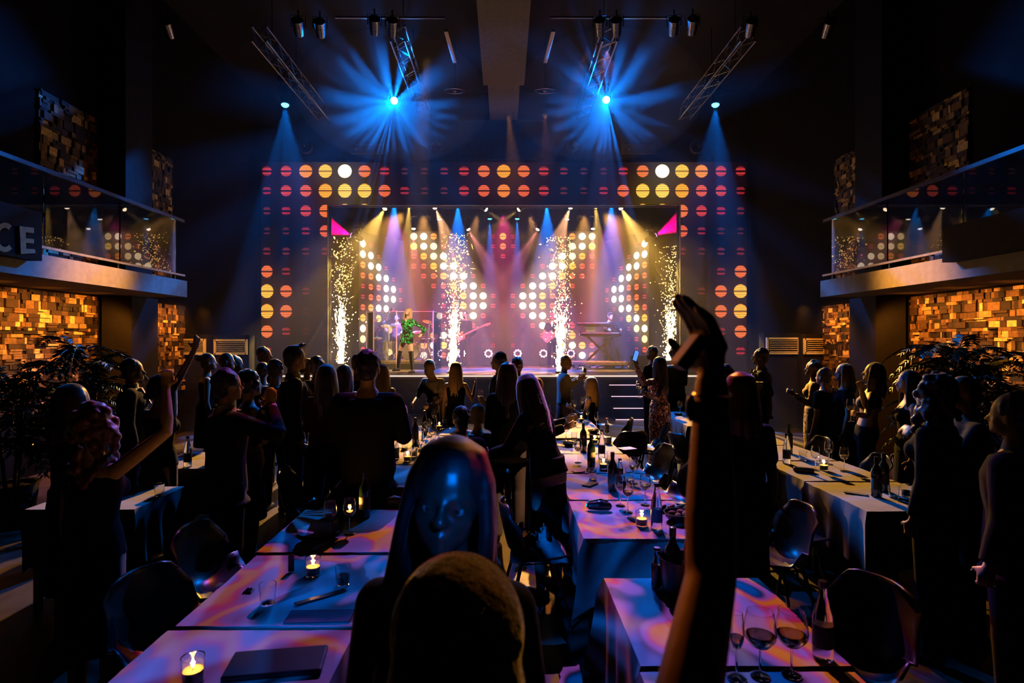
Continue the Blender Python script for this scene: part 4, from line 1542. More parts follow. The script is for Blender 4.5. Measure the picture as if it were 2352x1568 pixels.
    def sleeves(mb, inf, frac):
        for nm in 'LR':
            S, E, W = J[nm][:3]
            q = .9 if f else 1.0
            if frac <= .5:
                mb.caps([S, S.lerp(E, frac * 2)], [.052 * k * q + inf, .046 * k * q + inf * 1.3], 12)
            else:
                e2 = E.lerp(W, (frac - .5) * 2)
                mb.caps([S, S.lerp(E, .4), E, E.lerp(e2, .5)], [.052 * k * q + inf, .048 * k * q + inf, .040 * k * q + inf, .038 * k * q + inf], 12)
                mb.tube([E, E.lerp(e2, .5), e2], [.040 * k * q + inf, .037 * k * q + inf, .031 * k * q + inf], 12)
    if tk:
        mb = MB()
        inf = {'jacket': .026, 'shirt': .016, 'tee': .014, 'tank': .010, 'dress': .012, 'gown': .012, 'crop': .01, 'coat': .034}[tk]
        lo = {'jacket': -.17, 'shirt': -.04, 'tee': -.12, 'tank': -.04, 'dress': -.12, 'gown': -.12, 'crop': .25, 'coat': -.30}[tk]
        hi = {'jacket': .465, 'shirt': .50, 'tee': .465, 'tank': .41, 'dress': .41, 'gown': .465, 'crop': .41, 'coat': .50}[tk]
        torso(mb, inf, lo, hi, .025)
        if f:
            for s in (-1, 1):
                mb.ell(T((s * .068, .085, .325)), .058 * k + inf * .8)
        if tk in ('tank', 'dress', 'crop'):
            for s in (-1, 1):
                mb.tube([T((s * .075, .105, .38)), T((s * .078, .03, .485)), T((s * .072, -.075, .40))], .014, 6)
        else:
            mb.caps([T((-sw + .01, 0, .437)), T((sw - .01, 0, .437))], (sr + inf * .8) * k)
            sleeves(mb, inf * .8, {'jacket': .97, 'shirt': .96, 'tee': .27, 'gown': .97, 'coat': .97}[tk])
        if tk in ('dress', 'gown'):
            hem = .50 if tk == 'dress' else .06
            rr = []
            for i in range(7):
                t = i / 6
                z = (hipz + .10 * k) * (1 - t) + hem * k * t
                fl2 = (.165 + .05 * t) if tk == 'dress' else (.172 + .022 * math.sin(min(1, t * 1.6) * PI) + .12 * max(0, t - .55))
                rr.append((V((0, -.01, z)), V((fl2 * k, 0, 0)), V((0, fl2 * .78 * k, 0))))
            mb.loft(rr, 18)
        link({'jacket': 'jacket', 'shirt': 'shirt', 'tee': 'shirt', 'tank': 'top', 'dress': 'dress', 'gown': 'gown', 'crop': 'top', 'coat': 'coat'}[tk], fuse(mb, 'garment', max(.0125, voxel), 3), tm, root)
    if bk and tk not in ('gown',):
        mb = MB()
        if bk == 'trousers':
            torso(mb, .010, -.12, .07)
            for nm in 'LR':
                Hj, Kn, An, fd = G[nm]
                mb.caps([Hj, Hj.lerp(Kn, .4), Kn], [.105 * k, .092 * k, .068 * k], 14)
                mb.tube([Kn + (Kn - An) * .05, Kn, Kn.lerp(An, .5), An + (An - Kn).normalized() * .02], [.066 * k, .07 * k, .064 * k, .058 * k], 14)
        elif bk == 'shorts':
            torso(mb, .010, -.12, .10)
            for nm in 'LR':
                Hj, Kn, An, fd = G[nm]
                mb.caps([Hj, Hj.lerp(Kn, .22)], [.108 * k, .10 * k], 14)
        elif bk == 'skirt':
            rr = []
            for i in range(6):
                t = i / 5
                z = (hipz + .12 * k) * (1 - t) + .42 * k * t
                rr.append((V((0, 0, z)), V(((.15 + .03 * t) * k, 0, 0)), V((0, (.12 + .04 * t) * k, 0))))
            mb.loft(rr, 18)
        link(bk if bk != 'trousers' else 'trousers', fuse(mb, 'garment', .0135, 3), bm_, root)
    for nm in 'LR':
        Hj, Kn, An, fd = G[nm]
        mb = MB().caps([An + V((0, -.035, -.048)) * k, An + fd * .10 * k + V((0, 0, -.056)) * k, An + fd * .165 * k + V((0, 0, -.060)) * k], [.042 * k, .037 * k, .024 * k], 12)
        mb.box(An + fd * .06 * k + V((0, 0, -.079)) * k, (.07 * k, .25 * k, .012 * k))
        mb.build('shoe', shoe, root)
    if collar:
        mb = MB()
        rr = [(T((0, -.004, z)), RT @ V((r * k, 0, 0)), RT @ V((0, r * k, 0))) for z, r in ((.475, .082), (.51, .070), (.545, .066))]
        mb.loft(rr, 18)
        mb.prism([T((-.05, .072, .50)), T((.05, .072, .50)), T((.03, .160, .33)), T((-.03, .160, .33))], RT @ V((0, .022, 0)))
        mb.build('shirt_collar', C_WHITE, root)
        for nm in 'LR':
            E, W = J[nm][1], J[nm][2]
            MB().tube([W.lerp(E, .14), W.lerp(E, -.02)], [.048 * k, .046 * k], 14).build('shirt_cuff', C_WHITE, root)
    if eyes:
        for s in (-1, 1):
            e = MB().ell(TH((s * .031, .0735, .1005)), .0125 * k, None, 14, 10).build('eye', M_EYE, root)
            MB().ell(TH((s * .031, .0830, .1005)), (.0060 * k, .0040 * k, .0060 * k), RH, 10, 8).build('iris', M_IRIS, e)
    if specs:
        mb = MB()
        for s in (-1, 1):
            mb.ring(TH((s * .034, .098, .104)), .024 * k, .0028 * k, 16, 5, RH @ Matrix.Rotation(PI / 2, 3, 'X'))
            mb.tube([TH((s * .057, .094, .108)), TH((s * .08, .0, .108))], .0025 * k, 5)
        mb.tube([TH((-.011, .101, .106)), TH((.011, .101, .106))], .0025 * k, 5)
        mb.build('spectacles', M_DSTEEL, root)
    MW = Matrix.Translation(root.location) @ Matrix.Rotation(rz, 4, 'Z')
    return {'root': root, 'W': lambda p: MW @ V(p), 'J': J, 'T': T, 'TH': TH, 'RT': RT, 'RH': RH, 'k': k, 'G': G, 'hipz': hipz,
            'hand': {n_: MW @ J[n_][4] for n_ in 'LR'}, 'hdir': {n_: (MW.to_3x3() @ J[n_][3]) for n_ in 'LR'}, 'hnrm': {n_: (MW.to_3x3() @ J[n_][5]) for n_ in 'LR'}}
# ------------------------------------------------------------------ materials with pattern
def sequin(name, cols, scale=60, metal=.8, rough=.25, emit=0):
    m = bpy.data.materials.new(name)
    m.use_nodes = True
    nt = m.node_tree
    b = nt.nodes['Principled BSDF']
    b.inputs['Metallic'].default_value = metal
    b.inputs['Roughness'].default_value = rough
    tc = nt.nodes.new('ShaderNodeTexCoord')
    vo = nt.nodes.new('ShaderNodeTexVoronoi')
    vo.inputs['Scale'].default_value = scale
    nt.links.new(tc.outputs['Object'], vo.inputs['Vector'])
    rp = nt.nodes.new('ShaderNodeValToRGB')
    rp.color_ramp.interpolation = 'CONSTANT'
    while len(rp.color_ramp.elements) < len(cols):
        rp.color_ramp.elements.new(.5)
    for e, (p, c) in zip(rp.color_ramp.elements, cols):
        e.position = p
        e.color = (*c, 1)
    nt.links.new(vo.outputs['Color'], rp.inputs['Fac'])
    nt.links.new(rp.outputs['Color'], b.inputs['Base Color'])
    mix = nt.nodes.new('ShaderNodeVectorMath')
    mix.operation = 'MULTIPLY_ADD'
    mix.inputs[1].default_value = (1.2, 1.2, 1.2)
    sub = nt.nodes.new('ShaderNodeVectorMath')
    sub.operation = 'SUBTRACT'
    sub.inputs[1].default_value = (.5, .5, .5)
    g = nt.nodes.new('ShaderNodeNewGeometry')
    nt.links.new(vo.outputs['Color'], sub.inputs[0])
    nt.links.new(sub.outputs[0], mix.inputs[0])
    nt.links.new(g.outputs['Normal'], mix.inputs[2])
    nz = nt.nodes.new('ShaderNodeVectorMath')
    nz.operation = 'NORMALIZE'
    nt.links.new(mix.outputs[0], nz.inputs[0])
    if metal > .3:
        nt.links.new(nz.outputs[0], b.inputs['Normal'])
    return m


SEQ_GREEN = sequin('green_sequins', [(0, (.0, .012, .004)), (.3, (.01, .5, .06)), (.45, (.0, .02, .01)), (.6, (.02, .75, .12)), (.8, (.0, .12, .05))], 26, .55, .3)
SEQ_ROSE = sequin('rose_sequins', [(0, (.12, .05, .05)), (.4, (.5, .26, .24)), (.7, (.25, .10, .11)), (.85, (.65, .42, .38))], 70, .75, .28)
LEOPARD = sequin('leopard_print', [(0, (.65, .48, .25)), (.45, (.02, .012, .008)), (.6, (.5, .32, .13)), (.8, (.65, .5, .28))], 34, 0, .7)
STRIPE = C_CREAM
ED = {}
G1, G2, G3, G4 = 'guests standing on the letters side', 'guests at the middle tables', 'guests standing on the plant side', 'band'
# ---- guests on the letters side
ED['clapper'] = person('man in dark suit with white cuffs clapping at head height', 520, 850, 4.1, -.75, hair=('short', 'black'), skin='tan', collar=True, specs=True, top=('jacket', C_BLACK), group=G1,
                       abs_arm={'R': ((640, 1000, 4.0), (622, 935, 4.25)), 'L': ((585, 1010, 4.5), (612, 938, 4.4))}, handdir=(((.05, .1, 1), (.7, -.2, 0)), ((-.05, .1, 1), (-.7, .2, 0))), curlL=.2, curlR=.2)
person('woman with short curly hair and pale pink top beside the clapping man', 572, 853, 4.95, -.85, sex='f', hair=('curly', 'brown'), top=('tee', cloth('pink_top', (.45, .28, .28))), bottom=('skirt', C_BLACK), L='fold', R='fold', group=G1)
person('tall dark haired man in black suit seen in profile, standing above his neighbours', 675, 795, 5.8, -1.15, hair=('quiff', 'black'), collar=True, top=('jacket', C_CHAR), group=G1)
ED['suit'] = person('broad man in black suit with cropped hair, back turned, right elbow bent', 845, 808, 4.3, .02, hair=('short', 'black'), top=('jacket', C_BLACK), wide=1.12, R='hold', L='fold', group=G1)
person('man with short black hair and dark jacket behind the tall suited man', 728, 820, 7.0, -.1, hair=('short', 'black'), top=('jacket', C_BLACK), group=G1)
person('fair haired woman in cream top turning her lit face to the stage', 706, 824, 8.1, -1.5, sex='f', hair=('bob', 'blonde'), top=('tee', C_CREAM), bottom=('skirt', C_BLACK), group=G1)
person('long haired brunette in a maroon top seen from behind', 750, 838, 5.35, .05, sex='f', hair=('longdown', 'brown'), top=('shirt', cloth('maroon_top', (.16, .04, .06))), bottom=('trousers', C_BLACK), L='hold', group=G1)
person('woman with shoulder length fair hair before the first spark fountain', 790, 838, 6.5, -.1, sex='f', hair=('long', 'auburn'), top=('dress', C_NAVY), bottom=None, group=G1)
person('long haired blonde in a dark sleeveless top just past the broad suited man', 877, 837, 7.2, .2, sex='f', hair=('longdown', 'blonde'), top=('tank', C_BLACK), bottom=('skirt', C_BLACK), group=G1)
person('man in a white shirt with dark hair between the clapping man and the tall man', 633, 828, 6.5, -.2, hair=('short', 'black'), top=('shirt', C_WHITE), group=G1)
person('man in dark jacket half hidden behind the white shirted man', 603, 834, 7.5, .1, hair=('short', 'black'), top=('jacket', C_CHAR), group=G1)
person('grey haired man with white collar and pink lit face looking at the stage', 606, 798, 8.7, -1.35, hair=('short', 'grey'), collar=True, top=('jacket', C_BLACK), group=G1)
person('woman with pinned up hair in a black dress before the louvred heater', 477, 812, 7.8, -1.1, sex='f', hair=('bun', 'brown'), top=('dress', C_BLACK), bottom=None, group=G1)
person('balding man with white collar beside the woman with pinned up hair', 518, 809, 7.5, -1.2, hair=('bald', 'grey'), collar=True, top=('jacket', C_BLACK), group=G1)
person('man whose face peeps out behind the balding man', 541, 818, 8.3, -1.3, hair=('short', 'blonde'), top=('jacket', C_CHAR), group=G1)
person('dark haired man in profile before the narrow timber wall', 303, 826, 5.9, -1.1, hair=('short', 'black'), skin='tan', collar=True, top=('jacket', C_BLACK), group=G1)
person('woman in black stretching one thin bare arm high towards the stage', 367, 862, 4.9, -.25, sex='f', hair=('bob', 'black'), top=('tank', C_BLACK), bottom=('skirt', C_BLACK), group=G1,
       abs_arm={'R': ((398, 893, 4.9), (446, 804, 4.9))}, handdir=(None, ((.35, 0, 1), (-1, .3, .2))), curlR=.12, voxel=.0105)
ED['curl'] = person('woman with loose curly hair raising her bare arm, near the far table row', 218, 930, 2.9, -.2, sex='f', hair=('curlylong', 'auburn'), top=('tank', C_BLACK), bottom=('skirt', C_BLACK), group=G1,
                    abs_arm={'R': ((384, 990, 2.85), (380, 890, 2.95))}, handdir=(None, ((.1, .1, 1), (.4, -1, .1))), curlR=.7, voxel=.009)
person('woman in the dark below the leafy palm near the timber wall', 165, 884, 3.55, -.5, sex='f', hair=('long', 'brown'), top=('tank', C_BLACK), bottom=('skirt', C_BLACK), group=G1)
person('dark haired man with a lifted hand hidden behind the broad suited man', 822, 816, 7.4, .0, hair=('short', 'black'), top=('jacket', C_BLACK), R=((.25, .3, -.35), (.15, .2, 1)), group=G1)
# ---- middle
ED['server'] = person('server in white short sleeved shirt with dark braces bending over the table', 983, 829, 8.3, PI - .35, lean=.30, head=(0, .25, 0), sex='f', hair=('braid', 'blonde'), top=('tee', C_WHITE), bottom=('skirt', C_CREAM), L='table', R='table', group='staff')
ED['blackdress'] = person('blonde from behind in a black dress with one hand spread', 1047, 832, 8.2, -.05, sex='f', hair=('longdown', 'blonde'), top=('dress', C_BLACK), bottom=None, R=((.35, .25, -.8), (.15, .35, 1)), L='down', curlR=.1, group=G2)
ED['drinker'] = person('man in profile with short hair holding out a wine glass', 1147, 810, 7.6, 1.25, hair=('short', 'black'), top=('shirt', cloth('slate_shirt', (.07, .07, .075))), abs_arm={'L': ((1128, 925, 7.55), (1112, 925, 7.5))}, handdir=(((-.8, 0, .3), (0, .4, 1)), None), group=G2)
person('man with auburn hair seen from behind at the foot of the stage', 1188, 822, 8.1, -.35, hair=('short', 'auburn'), top=('jacket', C_BLACK), group=G2)
ED['pale'] = person('long haired woman in black jacket and pale laced trousers standing at the table end', 1166, 833, 5.5, -.12, sex='f', hair=('longdown', 'brown'), top=('jacket', C_BLACK), bottom=('trousers', C_PINKW), L='fold', R='fold', group=G2)
ED['lean'] = person('long haired brunette in black leaning over towards the tables', 1206, 863, 4.6, .85, lean=.30, head=(-.5, .25, .1), sex='f', hair=('longdown', 'brown'), top=('shirt', C_BLACK), bottom=('skirt', C_BLACK), R='down', L='table', group=G2)
ED['oldlady'] = person('fair haired woman in cream lifting a wine glass at the table side', 1234, 868, 6.0, -1.2, lean=.22, sex='f', hair=('longdown', 'blonde'), top=('shirt', C_CREAM), bottom=('skirt', C_BLACK), abs_arm={'R': ((1222, 985, 6.0), (1240, 968, 5.9))}, group=G2)
ED['seatman'] = person('seated man with dark hair and dark jacket, back turned', 1060, 936, 5.6, .05, legs='sit', hair=('short', 'black'), top=('jacket', C_BLACK), L='table', R='table', group=G2)
person('seated woman with pale short hair and white top beside the dark jacketed man', 1098, 929, 6.4, -.5, legs='sit', sex='f', hair=('bob', 'grey'), top=('tee', C_WHITE), bottom=('skirt', C_BLACK), L='table', R='table', group=G2)
ED['waiter2'] = person('young server in white shirt and pale apron holding glasses by the stage', 1303, 818, 9.5, -1.45, hair=('short', 'blonde'), head=(0, .25, 0), top=('shirt', C_WHITE), bottom=('skirt', cloth('pink_apron', (.6, .42, .42))), abs_arm={'R': ((1312, 885, 9.35), (1330, 872, 9.3)), 'L': ((1313, 880, 9.65), (1330, 868, 9.6))}, group='staff')
person('seated blonde in black strap top turned to the server with the glasses', 1357, 866, 8.8, 1.15, legs='sit', sex='f', hair=('longdown', 'blonde'), top=('tank', C_BLACK), bottom=('skirt', C_BLACK), L='hold', R='table', group=G2)
person('seated man in dark sleeves reaching across the middle table', 1222, 925, 6.9, -1.45, legs='sit', hair=('short', 'brown'), top=('jacket', C_BLACK), abs_arm={'R': ((1275, 990, 6.6), (1296, 982, 6.6)), 'L': ((1278, 975, 7.0), (1302, 966, 7.0))}, group=G2)
person('short haired guest in black beside the woman in the sequin gown', 1497, 796, 9.9, .75, sex='f', hair=('short', 'blonde'), top=('shirt', C_BLACK), bottom=('trousers', C_BLACK), L='fold', R='fold', group=G2)
ED['gown'] = person('woman in a rose sequin gown with long dark hair filming with a phone', 1514, 820, 8.2, .7, sex='f', hair=('longdown', 'black'), top=('gown', SEQ_ROSE), bottom=None, abs_arm={'L': ((1480, 880, 7.95), (1461, 842, 7.7)), 'R': ((1508, 915, 7.8), (1478, 902, 7.5))}, handdir=(((-.15, -.1, 1), (.3, 1, 0)), None), group=G2)
person('curly haired man in a pale striped shirt behind the sequin gown', 1552, 798, 10.0, .35, hair=('curly', 'black'), top=('shirt', cloth('yellow_striped', (.5, .44, .30))), bottom=('trousers', C_GREY), L='hold', R='hold', group=G2)
# ---- plant side
person('woman with smooth hair in a black dress, back turned, behind the raised arm', 1700, 857, 3.4, .12, sex='f', hair=('long', 'auburn'), top=('tee', C_BLACK), bottom=('skirt', C_BLACK), R='down', wide=1.1, group=G3)
person('man in black half hidden by the raised arm', 1666, 840, 5.9, .0, hair=('short', 'black'), top=('jacket', C_BLACK), group=G3)
ED['tux'] = person('waiter in black tuxedo and bow tie carrying a plate before the amber screen', 1748, 801, 8.2, 1.25, hair=('short', 'black'), specs=True, collar=True, top=('jacket', C_CHAR), abs_arm={'L': ((1768, 905, 8.1), (1742, 888, 7.9))}, group='staff')
bw = MB()
for s in (-1, 1):
    bw.prism([ED['tux']['T']((0, .13, .485)), ED['tux']['T']((s * .055, .115, .51)), ED['tux']['T']((s * .055, .115, .455))], V((0, .02, 0)))
bw.build('bow_tie', C_BLACK, ED['tux']['root'])
person('short haired blonde in a leopard print dress watching the stage', 1868, 829, 8.0, 1.15, sex='f', hair=('curly', 'blonde'), top=('gown', LEOPARD), bottom=None, L='hold', group=G3)
person('dark haired man in a black T-shirt standing before the leopard print dress', 1893, 846, 7.2, .6, hair=('short', 'black'), skin='tan', top=('tee', C_BLACK), group=G3)
w41 = person('woman in black with straight fair hair and a drop earring in profile', 1940, 836, 7.0, 1.2, sex='f', hair=('long', 'blonde'), top=('tee', C_BLACK), bottom=('skirt', C_BLACK), group=G3)
MB().ell(w41['TH']((-.082, .0, .045)), (.012, .012, .022)).build('earring', M_CHROME, w41['root'])
ED['midriff'] = person('dancing woman in a cropped top with bare midriff holding a glass', 2012, 834, 6.3, 1.0, lean=-.12, sex='f', hair=('long', 'brown'), top=('crop', C_CREAM), bottom=('trousers', C_BLACK), abs_arm={'L': ((1990, 955, 6.0), (1962, 950, 5.7)), 'R': ((1988, 930, 6.05), (1978, 893, 6.0))}, group=G3)
person('woman with long dark hair and bare arm next to the bare midriff dancer', 2088, 852, 5.5, 1.25, sex='f', hair=('longdown', 'black'), top=('tank', C_BLACK), bottom=('skirt', C_BLACK), group=G3)
person('woman with wavy brown hair, back turned, close to the leafy palm', 2150, 862, 3.5, .55, sex='f', hair=('curlylong', 'brown'), top=('shirt', C_BLACK), bottom=('trousers', C_BLACK), group=G3)
person('bald man in dark shirt lifting his hands under the palm', 2218, 862, 3.75, 1.25, hair=('bald', 'black'), skin='tan', top=('shirt', C_BLACK), L='clap', R='clap', group=G3)
person('guest in the dark at the end of the plant side', 2330, 905, 2.9, .6, hair=('short', 'black'), top=('jacket', C_BLACK), group=G3)

# ---- band
lg = (((-.16, .03, -1), (-.05, -.06, -1)), ((.42, .05, -1), (.22, -.08, -1)))
sg_ = person('blonde singer in a green sequin tunic and thigh high black boots', 940, 708, 16.1, PI - .55, ZS, lean=-.05, head=(.15, -.30, 0), sex='f', hair=('long', 'blonde'), skin='fair', top=('jacket', SEQ_GREEN), bottom=('shorts', C_BLACK), legs=lg,
             abs_arm={'R': ((931, 758, 15.75), (932, 738, 15.72)), 'L': ((976, 756, 16.2), (968, 768, 15.95))}, handdir=(None, ((-.1, .1, 1), (1, .3, 0))), curlR=1.1, group=G4, eyes=True)
for nm in 'LR':
    Hj, Kn, An, fd = sg_['G'][nm]
    k_ = sg_['k']
    MB().tube([Kn.lerp(Hj, .16), Kn, Kn.lerp(An, .3), Kn.lerp(An, .6), An], [.070 * k_, .064 * k_, .063 * k_, .054 * k_, .045 * k_], 14).build('boot', mat('boot_leather', (.012, .011, .012), .35), sg_['root'])
hp, hd_ = sg_['hand']['R'], sg_['hdir']['R']
mc = thing('hand_microphone', 'microphone held to the mouth of the singer', 'microphone', hp)
MB().tube([(-.0, .02, -.10), (0, 0, .07)], [.013, .019], 10).build('handle', M_PLASTIC, mc)
MB().ell((0, -.003, .09), .028).build('mesh_head', M_STEEL, mc)
person('drummer in a pink lit shirt seated behind the cymbals', 912, 722, 19.0, PI - .1, DZ, legs='sit', hair=('short', 'black'), top=('tee', cloth('rose_shirt', (.3, .12, .12))), L='table', R='wave', group=G4)
ds = thing('drum_stool', 'round drum stool under the drummer', 'stool', (at(912, 722, 19.02).x, 19.1, DZ))
MB().lathe([(.16, .40), (.17, .44), (.15, .47), (0, .47)], 16).build('seat', M_PLASTIC, ds)
for k_ in range(3):
    MB().tube([(0, 0, .40), (.22 * math.cos(k_ * 2.1), .22 * math.sin(k_ * 2.1), .01)], .013, 6).build('leg', M_CHROME, ds)
bs = person('bearded bass player with tied up hair in black', 1068, 714, 19.3, PI - .35, ZS, hair=('bun', 'black'), skin='fair', top=('shirt', C_BLACK), bottom=('trousers', cloth('dark_jeans', (.04, .035, .05))),
            abs_arm={'L': ((1082, 770, 19.1), (1094, 758, 18.85)), 'R': ((1050, 768, 19.2), (1060, 772, 18.95))}, group=G4, eyes=True)
MB().ell(bs['TH']((0, .062, .030)), (.048, .045, .042)).build('beard', HAIR['black'], bs['root'])
guitar(at(1056, 774, 18.93), at(1119, 744, 18.75) - at(1056, 774, 18.93), (0, -1, .1), 'sunburst orange bass guitar with a long pale neck', (.62, .16, .03), 'bass_guitar', 1.28)
gt = person('guitarist with a cap and black shirt half hidden by sparks', 1268, 720, 19.2, PI + .3, ZS, hair=('short', 'brown'), top=('tee', C_BLACK), L='wave', R='strum', group=G4)
MB().loft([(gt['TH']((0, -.005, z)), gt['RH'] @ V((r, 0, 0)), gt['RH'] @ V((0, r * 1.15, 0))) for z, r in ((.165, .092), (.21, .09), (.24, .06), (.25, .01))], 16).build('cap', C_CREAM, gt['root'])
guitar(at(1262, 772, 18.82), at(1300, 748, 18.6) - at(1262, 772, 18.82), (0, -1, .1), 'pale electric guitar behind the spark fountain', (.7, .6, .55), 'electric_guitar', 1.05)
person('keyboard player with fair short hair in black looking down at his keys', 1403, 718, 19.0, PI + .15, ZS, lean=.12, head=(.3, .25, 0), hair=('quiff', 'brown'), top=('shirt', C_BLACK), L='reach', R='reach', group=G4)

# ---- closest to the camera
fw = person('young woman with long dark straight hair turning to face the camera', 1046, 1014, 1.22, PI - .06, sex='f', hair=('longdown', 'black'), skin='deep', head=(0, -.02, -.10), top=('shirt', C_BLACK), bottom=('skirt', C_BLACK), voxel=.0055, eyes=True, group='people closest to the camera')
hd_m = mat('fleece', (.16, .10, .07), .95, sheen=.8, var=.5, scale=40, bump=.6)
hw = person('person in a fuzzy dark hood seen from behind before the long haired woman', 1052, 1298, .9, .0, hair=('hood', hd_m), skin='tan', top=('coat', cloth('hooded_coat', (.03, .028, .03))), voxel=.009, L='fold', R='fold', group='people closest to the camera')
for o in hw['root'].children:
    if o.name.startswith('hood'):
        me = o.data
        rn = random.Random(4)
        bm = bmesh.new()
        bm.from_mesh(me)
        bm.normal_update()
        vs_all = list(bm.verts)
        for v in rn.sample(vs_all, min(len(vs_all), 9000)):
            n = (v.normal + V((rn.gauss(0, .6), rn.gauss(0, .6), rn.gauss(0, .6)))).normalized()
            t = n.orthogonal().normalized() * .0004
            a = bm.verts.new(v.co - t)
            b = bm.verts.new(v.co + t)
            c = bm.verts.new(v.co + n * rn.uniform(.003, .008))
            bm.faces.new((a, b, c))
        bm.to_mesh(me)
        bm.free()
arm = person('person at the plant side whose raised bare arm crosses the view', 2250, 1660, .60, .1, side=.80, sex='f', hair=('long', 'black'), skin='tan', top=('tank', C_BLACK), bottom=('skirt', C_BLACK), voxel=.0055, k=None, group='people closest to the camera',
             abs_arm={'L': ((1632, 1330, .76), (1634, 880, .86))}, handdir=(((-.10, .03, 1), (-1, -.15, .1)), None), curlL=.30)
# ------------------------------------------------------------------ tables
M_LINEN = mat('linen', (.42, .36, .34), .8, var=.06, scale=6, bump=.25)
M_TOP = mat('table_board', (.12, .08, .05), .6, var=.2)
TZ = .745


def cloth_mesh(w, d, drop, seed):
    rn = random.Random(seed)
    nx, ny = 16, 18
    mb = MB()
    hw, hd = w / 2 + .008, d / 2 - .004
    # top
    for j in range(ny + 1):
        for i in range(nx + 1):
            x, y = -hw + 2 * hw * i / nx, -hd + 2 * hd * j / ny
            z = .004 + .0035 * noise.noise(V((x * 5 + seed, y * 9, 0))) + .002 * noise.noise(V((x * 17, y * 23 + seed, 3)))
            mb.v.append((x, y, z))
    for j in range(ny):
        for i in range(nx):
            a = j * (nx + 1) + i
            mb.f.append((a, a + 1, a + nx + 2, a + nx + 1))
    # skirt all round, hanging in folds
    ring = [(i, 0) for i in range(nx)] + [(nx, j) for j in range(ny)] + [(i, ny) for i in range(nx, 0, -1)] + [(0, j) for j in range(ny, 0, -1)]
    prev = [j * (nx + 1) + i for i, j in ring]
    n = len(ring)
    ph = rn.uniform(0, 6)
    for lv in range(1, 7):
        t = lv / 6
        cur = []
        for q, (i, j) in enumerate(ring):
            x, y = -hw + 2 * hw * i / nx, -hd + 2 * hd * j / ny
            ox = (i == nx) - (i == 0)
            oy = (j == ny) - (j == 0)
            corner = ox != 0 and oy != 0
            f = .012 + .020 * t * math.sin(q * 1.15 + ph) + .018 * t * noise.noise(V((q * .31 + seed, t, 0)))
            f = max(.004, f) * (2.6 if corner else 1)
            cur.append(len(mb.v))
            mb.v.append((x + ox * f, y + oy * f, -drop * t * (1 + (.12 if corner else 0))))
        for q in range(n):
            mb.f.append((prev[q], cur[q], cur[(q + 1) % n], prev[(q + 1) % n]))
        prev = cur
    return mb


def table(xc, y0, y1, w, lab, clab, drop, seed, g):
    d = y1 - y0
    t = thing('dining_table', lab, 'table', (xc, (y0 + y1) / 2, 0), 0, g)
    MB().box((0, 0, TZ - .015), (w, d, .03), None, .004).build('tabletop', M_TOP, t, False)
    for sx in (-1, 1):
        for sy in (-1, 1):
            MB().box((sx * (w / 2 - .05), sy * (d / 2 - .05), (TZ - .03) / 2), (.04, .04, TZ - .03)).build('leg', M_DSTEEL, t, False)
    c = cloth_mesh(w, d, drop, seed).build('tablecloth', M_LINEN, None, True, False)
    c.location = (xc, (y0 + y1) / 2, TZ + .001)
    tag(c, clab, 'tablecloth', g + ' cloths')


rows = [
    ('middle row towards the plant side', .88, .76, [(1.22, 2.06), (2.09, 2.87), (3.43, 4.24), (4.27, 5.10), (5.12, 5.97), (6.0, 6.8), (6.95, 7.75), (7.78, 8.6)]),
    ('middle row towards the letters side', -1.0, .76, [(1.5, 2.355), (2.38, 3.17), (3.21, 4.02), (4.63, 5.45), (5.48, 6.28), (6.31, 7.1), (7.13, 7.9)]),
    ('plant side row', 2.93, .76, [(3.98, 4.8), (4.83, 5.63), (5.66, 6.46), (6.49, 7.3), (7.9, 8.7), (8.73, 9.5)]),
    ('letters side row', -3.0, .76, [(4.02, 4.66), (5.3, 6.08)]),
]
ordn = ['nearest the camera', 'second from the camera', 'third from the camera', 'fourth from the camera', 'fifth from the camera', 'sixth from the camera', 'seventh from the camera', 'eighth from the camera']
sd = 1
for nm, xc, w, ys in rows:
    for i, (a, b) in enumerate(ys):
        sd += 1
        pos = ordn[i] if i < len(ys) - 1 else 'closest to the stage'
        table(xc + (.0, .012, -.01)[i % 3], a, b, w, 'narrow table in the ' + nm + ', ' + pos, 'linen cloth on the ' + nm + ' table ' + pos, (.46 if i % 2 else .40), sd, 'tables of the ' + nm)

# ------------------------------------------------------------------ chairs
def chair_shell():
    mb = MB()
    prof = [(.235, .435), (.20, .452), (.10, .440), (0, .432), (-.10, .437), (-.165, .465), (-.205, .53), (-.225, .60), (-.24, .68), (-.25, .75), (-.256, .80), (-.258, .82)]
    nu = 13
    for j, (y, z) in enumerate(prof):
        t = j / (len(prof) - 1)
        w = [.20, .225, .235, .24, .245, .25, .25, .245, .235, .21, .165, .11][j]
        for i in range(nu):
            u = -1 + 2 * i / (nu - 1)
            up = (abs(u) ** 2.4) * (.045 if j < 4 else .11 if j < 8 else .03)
            yy = y + (abs(u) ** 2) * (.10 if 5 <= j <= 8 else .05 if j > 3 else .0)
            mb.v.append((u * w, yy, z + up * (1 if j < 6 else .25)))
    for j in range(len(prof) - 1):
        for i in range(nu - 1):
            a = j * nu + i
            mb.f.append((a, a + 1, a + nu + 1, a + nu))
    return mb


M_CH = mat('dark_shell', (.035, .030, .022), .32, var=.15)
M_CHL = mat('pale_shell', (.42, .36, .33), .35, var=.08)
proto = None


